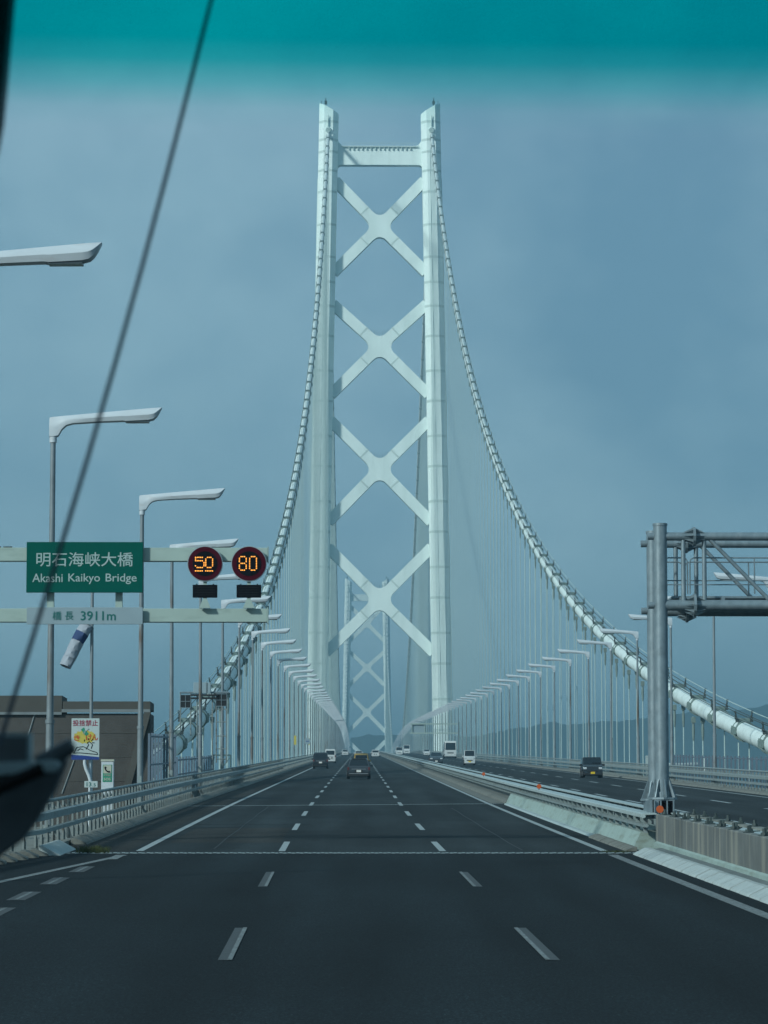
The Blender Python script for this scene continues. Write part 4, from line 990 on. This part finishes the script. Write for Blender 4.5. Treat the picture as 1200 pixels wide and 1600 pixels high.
def vehicle(name, kind, L_, W_, H_, x, y, toward, body, label, cat, plate='plate_white', roof=None):
    """origin on the road under the middle; toward: True when it drives to the camera"""
    t = root(name, P(x, y, 0.004), label, cat, None, math.pi if toward else 0.0)
    q = PRO[kind]; hw = W_ / 2; belt = q['belt'] * H_
    def hwz(z):
        if z <= belt: return hw * (1 - .05 * max(0, (H_ * .28 - z) / (H_ * .28)))
        return hw * (1 - {'hatch': .27, 'sedan': .27, 'suv': .22, 'kei': .13, 'van': .10, 'bus': .05}[kind] * (z - belt) / (H_ - belt))
    pts = [((a - .5) * L_, b * H_) for a, b in q['p']]
    def wy(yy): return 1 - .06 * (abs(yy) / (L_ / 2)) ** 6
    rings = []
    for u in (-1, -.93, -.6, .6, .93, 1):
        k = 1.0 if abs(u) > .99 else 1.0
        ring = []
        for yy, z in pts:
            zz = z + (0 if abs(u) < .95 else (-.018 * H_ if z > H_ * .9 else 0)); ring.append(Vector((u * hwz(z) * wy(yy), yy, zz)))
        rings.append(ring)
    m = MB(); m.loft(rings); bo = m.build('body', body, t, True)
    def panel(nm, i, j, ins, mm, off=.014, parent=t, lo=.08, hi=.9):
        (ya, za), (yb, zb) = pts[i], pts[j]; d = Vector((0, yb - ya, zb - za)); nrm = Vector((0, d.z, -d.y)).normalized()
        if (nrm.y > 0) != (ya > 0 or (ya + yb) > 0): nrm = -nrm
        vs = []
        for u in (lo, hi):
            yy, zz = ya + d.y * u, za + d.z * u; w = hwz(zz) * wy(yy) * ins
            vs += [Vector((-w, yy, zz)) + nrm * off, Vector((w, yy, zz)) + nrm * off]
        vb = [v - nrm * .03 for v in vs]
        m = MB(); m.add(vs + vb, [(0, 1, 3, 2), (4, 6, 7, 5), (0, 4, 5, 1), (2, 3, 7, 6), (0, 2, 6, 4), (1, 5, 7, 3)]); return m.build(nm, mm, parent)
    panel('windscreen', q['front'][0], q['front'][1], .86, 'car_glass'); panel('rear_window', q['rear'][0], q['rear'][1], .84, 'car_glass')
    s0, s1 = q['side']
    for sx in (-1, 1):
        n = 2 if kind != 'bus' else 5
        for k in range(n):
            ya = ((s0 + (s1 - s0) * (k + .04) / n) - .5) * L_; yb = ((s0 + (s1 - s0) * (k + .94) / n) - .5) * L_
            zl, zh = belt + .02 * H_, H_ * .91
            tl, th = (.10 if kind in ('hatch', 'sedan') and k == 0 else .02) * L_, (.07 if k == n - 1 and kind != 'bus' else .02) * L_
            vs = [(sx * (hwz(z) * .995 + .012), yy, z) for yy, z in ((ya, zl), (yb, zl), (yb - th, zh), (ya + tl * .5, zh))]; vi = [(v[0] - sx * .05, v[1], v[2]) for v in vs]
            MB().add(vs + vi, [(0, 1, 2, 3), (7, 6, 5, 4), (0, 4, 5, 1), (1, 5, 6, 2), (2, 6, 7, 3), (3, 7, 4, 0)]).build('side_window', 'car_glass', t)
        mz = belt + .06; my = (s1 - .5) * L_ + .02
        mi = MB().box((sx * (hw + .10), my, mz), (.20, .10, .16)).build('door_mirror', body if kind != 'bus' else 'car_trim', t, bevel=.03)
        r = .30 * (H_ / 1.5) ** .3 if kind != 'bus' else .45
        for fy in (-.31, .30):
            c = Vector((sx * (hw - .11), fy * L_, r)); wh = MB().cyl(c - Vector((sx * .10, 0, 0)), c + Vector((sx * .118, 0, 0)), r, n=20).build('wheel', 'tyre', t, True)
            MB().cyl(c + Vector((sx * .118, 0, 0)), c + Vector((sx * .13, 0, 0)), r * .62, n=14).build('rim', 'rim', wh)
        # lights
        hl = H_ * (.44 if kind != 'bus' else .20)
        MB().box((sx * hw * .76, L_ / 2 - .07, hl), (hw * .34, .18, .16 * (1.3 if kind == 'bus' else 1))).build('headlight', 'head', t, bevel=.03)
        MB().box((sx * hw * .88, -L_ / 2 + .05, H_ * .48), (hw * .17, .16, H_ * .15)).build('tail_light', 'tail', t, bevel=.02)
    MB().box((0, -L_ / 2 - .012, H_ * .36), (.33, .03, .165)).build('rear_plate', plate, t); MB().box((0, L_ / 2 + .012, H_ * .22), (.33, .03, .165)).build('front_plate', plate, t)
    MB().box((0, L_ / 2 - .012, H_ * .30), (W_ * .5, .05, H_ * .06)).build('grille', 'car_trim', t)
    for s, nm in ((-1, 'rear_bumper'), (1, 'front_bumper')): MB().box((0, s * (L_ / 2 - .06), H_ * .15), (W_ * .9, .16, H_ * .1)).build(nm, 'car_trim' if body in ('car_dark', 'car_black') else body, t, bevel=.04)
    MB().box((0, -L_ / 2 - .006, H_ * .36), (.62, .02, .24)).build('plate_recess', 'car_trim', t)
    MB().box((0, -L_ / 2 + .02, H_ * .455), (W_ * .60, .08, H_ * .022)).build('garnish', 'rim', t)
    MB().box((0, -L_ / 2 + .03, H_ * .235), (W_ * .80, .10, H_ * .03)).build('bumper_lip', 'rim' if body == 'car_dark' else body, t)
    MB().cyl((0, -L_ * .28, H_ * .98), (0, -L_ * .36, H_ * 1.06), .012, n=5).build('aerial', 'car_trim', t)
    if roof: MB().box((0, -L_ * .13, H_ + .012), (W_ * .72, L_ * .5, .05)).build('roof_skin', roof, t, bevel=.02)
    if kind in ('hatch', 'suv', 'kei'):
        MB().box((0, -L_ * .37, H_ * .985), (W_ * .62, .22, .035)).build('spoiler', body, t)
    return t
LL, LMID, LRR = CL - 3.9, CL, CL + 3.75
vehicle('car', 'hatch', 4.0, 1.74, 1.50, CL + .1, 247, False, 'car_dark', 'dark grey hatchback ahead of us in the middle lane', 'car')
vehicle('car', 'kei', 3.4, 1.52, 1.70, .15, 322, False, 'car_tan', 'tan yellow boxy small car with dark roof ahead of the hatchback', 'car', 'plate_white', 'car_trim')
vehicle('car', 'kei', 3.6, 1.66, 1.72, LL - .2, 362, False, 'car_black', 'black boxy small car in the lane by the guard rail', 'car')
vehicle('van', 'van', 3.5, 1.60, 1.95, -4.25, 480, False, 'car_white', 'white small van beside and ahead of the black boxy car', 'van')
vehicle('car', 'hatch', 4.2, 1.80, 1.55, -3.75, 850, False, 'car_white', 'far white car by the guard rail lane under the lamp row', 'car')
vehicle('car', 'sedan', 4.5, 1.80, 1.48, -.2, 690, False, 'car_white', 'white car mostly hidden behind the tan yellow car', 'car')
vehicle('car', 'suv', 4.4, 1.85, 1.62, 3.5, 735, False, 'car_white', 'white car far ahead in the lane next to the median', 'car')
vehicle('car', 'hatch', 4.6, 1.78, 1.58, 10.45, 452, True, 'car_dark', 'dark oncoming car partly hidden behind the median barrier', 'car')
vehicle('coach', 'bus', 9.0, 2.45, 3.35, 17.75, 650, True, 'car_white', 'white oncoming coach with big dark windscreen', 'bus')
vehicle('van', 'van', 3.4, 1.50, 1.90, 14.2, 428, True, 'car_white', 'white oncoming boxy small van in front of the coach', 'van', 'plate_yellow')
vehicle('car', 'suv', 4.2, 1.72, 1.60, 17.4, 860, True, 'car_white', 'white oncoming car following behind the coach', 'car')
vehicle('van', 'van', 5.2, 2.0, 2.75, 14.0, 985, True, 'car_white', 'tall white oncoming van at the crest, taller of the two', 'van')
vehicle('van', 'van', 4.8, 1.9, 2.2, 10.4, 870, True, 'car_white', 'lower white oncoming van at the crest beside the tall one', 'van')
vehicle('car', 'kei', 3.4, 1.56, 1.58, 17.95, 256, True, 'car_black', 'black oncoming small car with yellow plate near the gantry', 'car', 'plate_yellow')

# ------------------------------------------------------------------ what belongs to the bus we sit in
DWS = 3.1
def bandmat():
    m = bpy.data.materials.new('tinted_glass'); m.use_nodes = True; t = m.node_tree; t.nodes.clear(); l = t.links.new
    o = t.nodes.new('ShaderNodeOutputMaterial'); tr = t.nodes.new('ShaderNodeBsdfTransparent'); c = t.nodes.new('ShaderNodeTexCoord'); s = t.nodes.new('ShaderNodeSeparateXYZ')
    r = t.nodes.new('ShaderNodeValToRGB'); mr = t.nodes.new('ShaderNodeMapRange')
    mr.inputs[1].default_value = 0.0; mr.inputs[2].default_value = .084
    e = r.color_ramp.elements; e[0].position = 0; e[0].color = (1, 1, 1, 1); e[1].position = 1; e[1].color = (.0, .62, .58, 1)
    for p_, c_ in ((.22, (.90, .985, .975, 1)), (.5, (.38, .86, .83, 1)), (.76, (.06, .70, .66, 1))):
        x = e.new(p_); x.color = c_
    l(c.outputs['Object'], s.inputs[0]); l(s.outputs[2], mr.inputs[0]); l(mr.outputs[0], r.inputs[0]); l(r.outputs[0], tr.inputs[0]); l(tr.outputs[0], o.inputs[0])
    MATS['tinted_glass'] = m
bandmat()
p = at(600, 210, DWS)
t = root('windscreen_shade_band', (0, DWS, p.z), 'teal tinted sun shade band along the top of the bus windscreen', 'windscreen')
m = MB(); vs = []
for i in range(25):
    x = -1.0 + i * 3.4 / 24; yy = -.05 * (x - .6) ** 2
    vs += [(x, yy, 0), (x, yy - .07, .40)]
m.add(vs, [(2 * i, 2 * i + 1, 2 * i + 3, 2 * i + 2) for i in range(24)]); m.build('tinted_band', 'tinted_glass', t, True)
MB().box((.7, -.12, .44), (3.5, .10, .08)).build('header_frame', 'wiper', t)
MB().box((.7, -3.2, .51), (3.6, 6.2, .06)).build('shade_roof_panel', 'wiper', t)  # bus roof out of view, added to keep the sun off the wiper
MB().box((-1.12, -3.2, -.6), (.06, 6.2, 2.1)).build('shade_side_panel', 'wiper', t)  # unseen solid bus side, added to block sun coming from behind left

ae = root('aerial_rod', at(20, 1090, 3.4), 'thin dark blurred aerial rod slanting up across the windscreen', 'aerial'); o_ = Vector(ae.location)
a, b = at(335, -20, 3.4) - o_, at(-2, 1165, 3.4) - o_
MB().tube([b + (a - b) * u + Vector((.008 * math.sin(math.pi * u), 0, 0)) for u in [k / 8 for k in range(9)]], [.0025, .0025, .0025, .0024, .0024, .0023, .0023, .0023, .0023], 10).build('rod', 'aerial', ae, True)

pi_ = root('windscreen_pillar', at(-30, 100, 3.2), 'dark blurred curved edge of the windscreen pillar at the top corner', 'pillar'); o_ = Vector(pi_.location)
ed = [(26, -60), (21, 0), (15, 70), (10, 130), (4, 190), (-4, 235), (-20, 262), (-60, 300), (-120, 300), (-120, -60)]
pts = [at(u, v, 3.2) - o_ for u, v in ed]
m = MB(); m.add([Vector((q.x, -.02, q.z)) for q in pts] + [Vector((q.x, .02, q.z)) for q in pts], [tuple(range(len(pts)))] + [tuple(range(2 * len(pts) - 1, len(pts) - 1, -1))] + [(i, (i + 1) % len(pts), len(pts) + (i + 1) % len(pts), len(pts) + i) for i in range(len(pts))]); m.build('trim', 'wiper', pi_, bevel=.004)

wp = root('wiper_assembly', at(0, 1330, 3.5), 'dark blurred wiper arm and bracket at the lower edge of the windscreen', 'wiper'); o_ = Vector(wp.location)
def slab(nm, pl_, y0, y1, m_, bev=.0015):
    pts = [at(u, v, 3.5) - o_ for u, v in pl_]; n = len(pts)
    return MB().add([Vector((q.x, y0, q.z)) for q in pts] + [Vector((q.x, y1, q.z)) for q in pts], [tuple(range(n)), tuple(range(2 * n - 1, n - 1, -1))] + [(i, (i + 1) % n, n + (i + 1) % n, n + i) for i in range(n)]).build(nm, m_, wp, bevel=bev)
slab('bracket', [(-80, 1215), (30, 1205), (104, 1180), (103, 1192), (86, 1232), (62, 1272), (36, 1310), (0, 1336), (-80, 1385)], .0, .03, 'wiper')
slab('pivot_block', [(-80, 1152), (44, 1152), (44, 1194), (-80, 1194)], -.02, .01, 'wiper')
slab('block_edge', [(-80, 1146), (50, 1146), (50, 1192), (45, 1192), (45, 1151.5), (-80, 1151.5)], -.018, .008, 'wiper_edge', 0)
slab('link_plate', [(-80, 1196), (92, 1189), (97, 1197), (88, 1207), (-80, 1217)], -.024, -.004, 'wiper_edge')
a, b = at(58, 1192, 3.5) - o_, at(112, 1166, 3.5) - o_
MB().tube([a, a + (b - a) * .5, b, b + (b - a) * .08], [.0078, .0086, .0090, .0055], 12).build('arm', 'wiper', wp, True)
a, b = at(-60, 1260, 3.5) - o_, at(70, 1200, 3.5) - o_
MB().tube([a - Vector((0, .02, 0)), b - Vector((0, .02, 0))], .0075, 10).build('spring', 'black_matt', wp, True)

# ------------------------------------------------------------------ haze over the strait
def haze():
    m = bpy.data.materials.new('haze'); m.use_nodes = True; t = m.node_tree; t.nodes.clear()
    o = t.nodes.new('ShaderNodeOutputMaterial'); v = t.nodes.new('ShaderNodeVolumePrincipled')
    v.inputs['Color'].default_value = (.225, .425, .54, 1); v.inputs['Density'].default_value = 3.6e-4; v.inputs['Anisotropy'].default_value = 0.0
    t.links.new(v.outputs[0], o.inputs['Volume']); MATS['haze'] = m
    h = MB().box((0, 4200, 169), (15900, 10300, 342)).build('haze', 'haze'); h['kind'] = 'stuff'
haze()
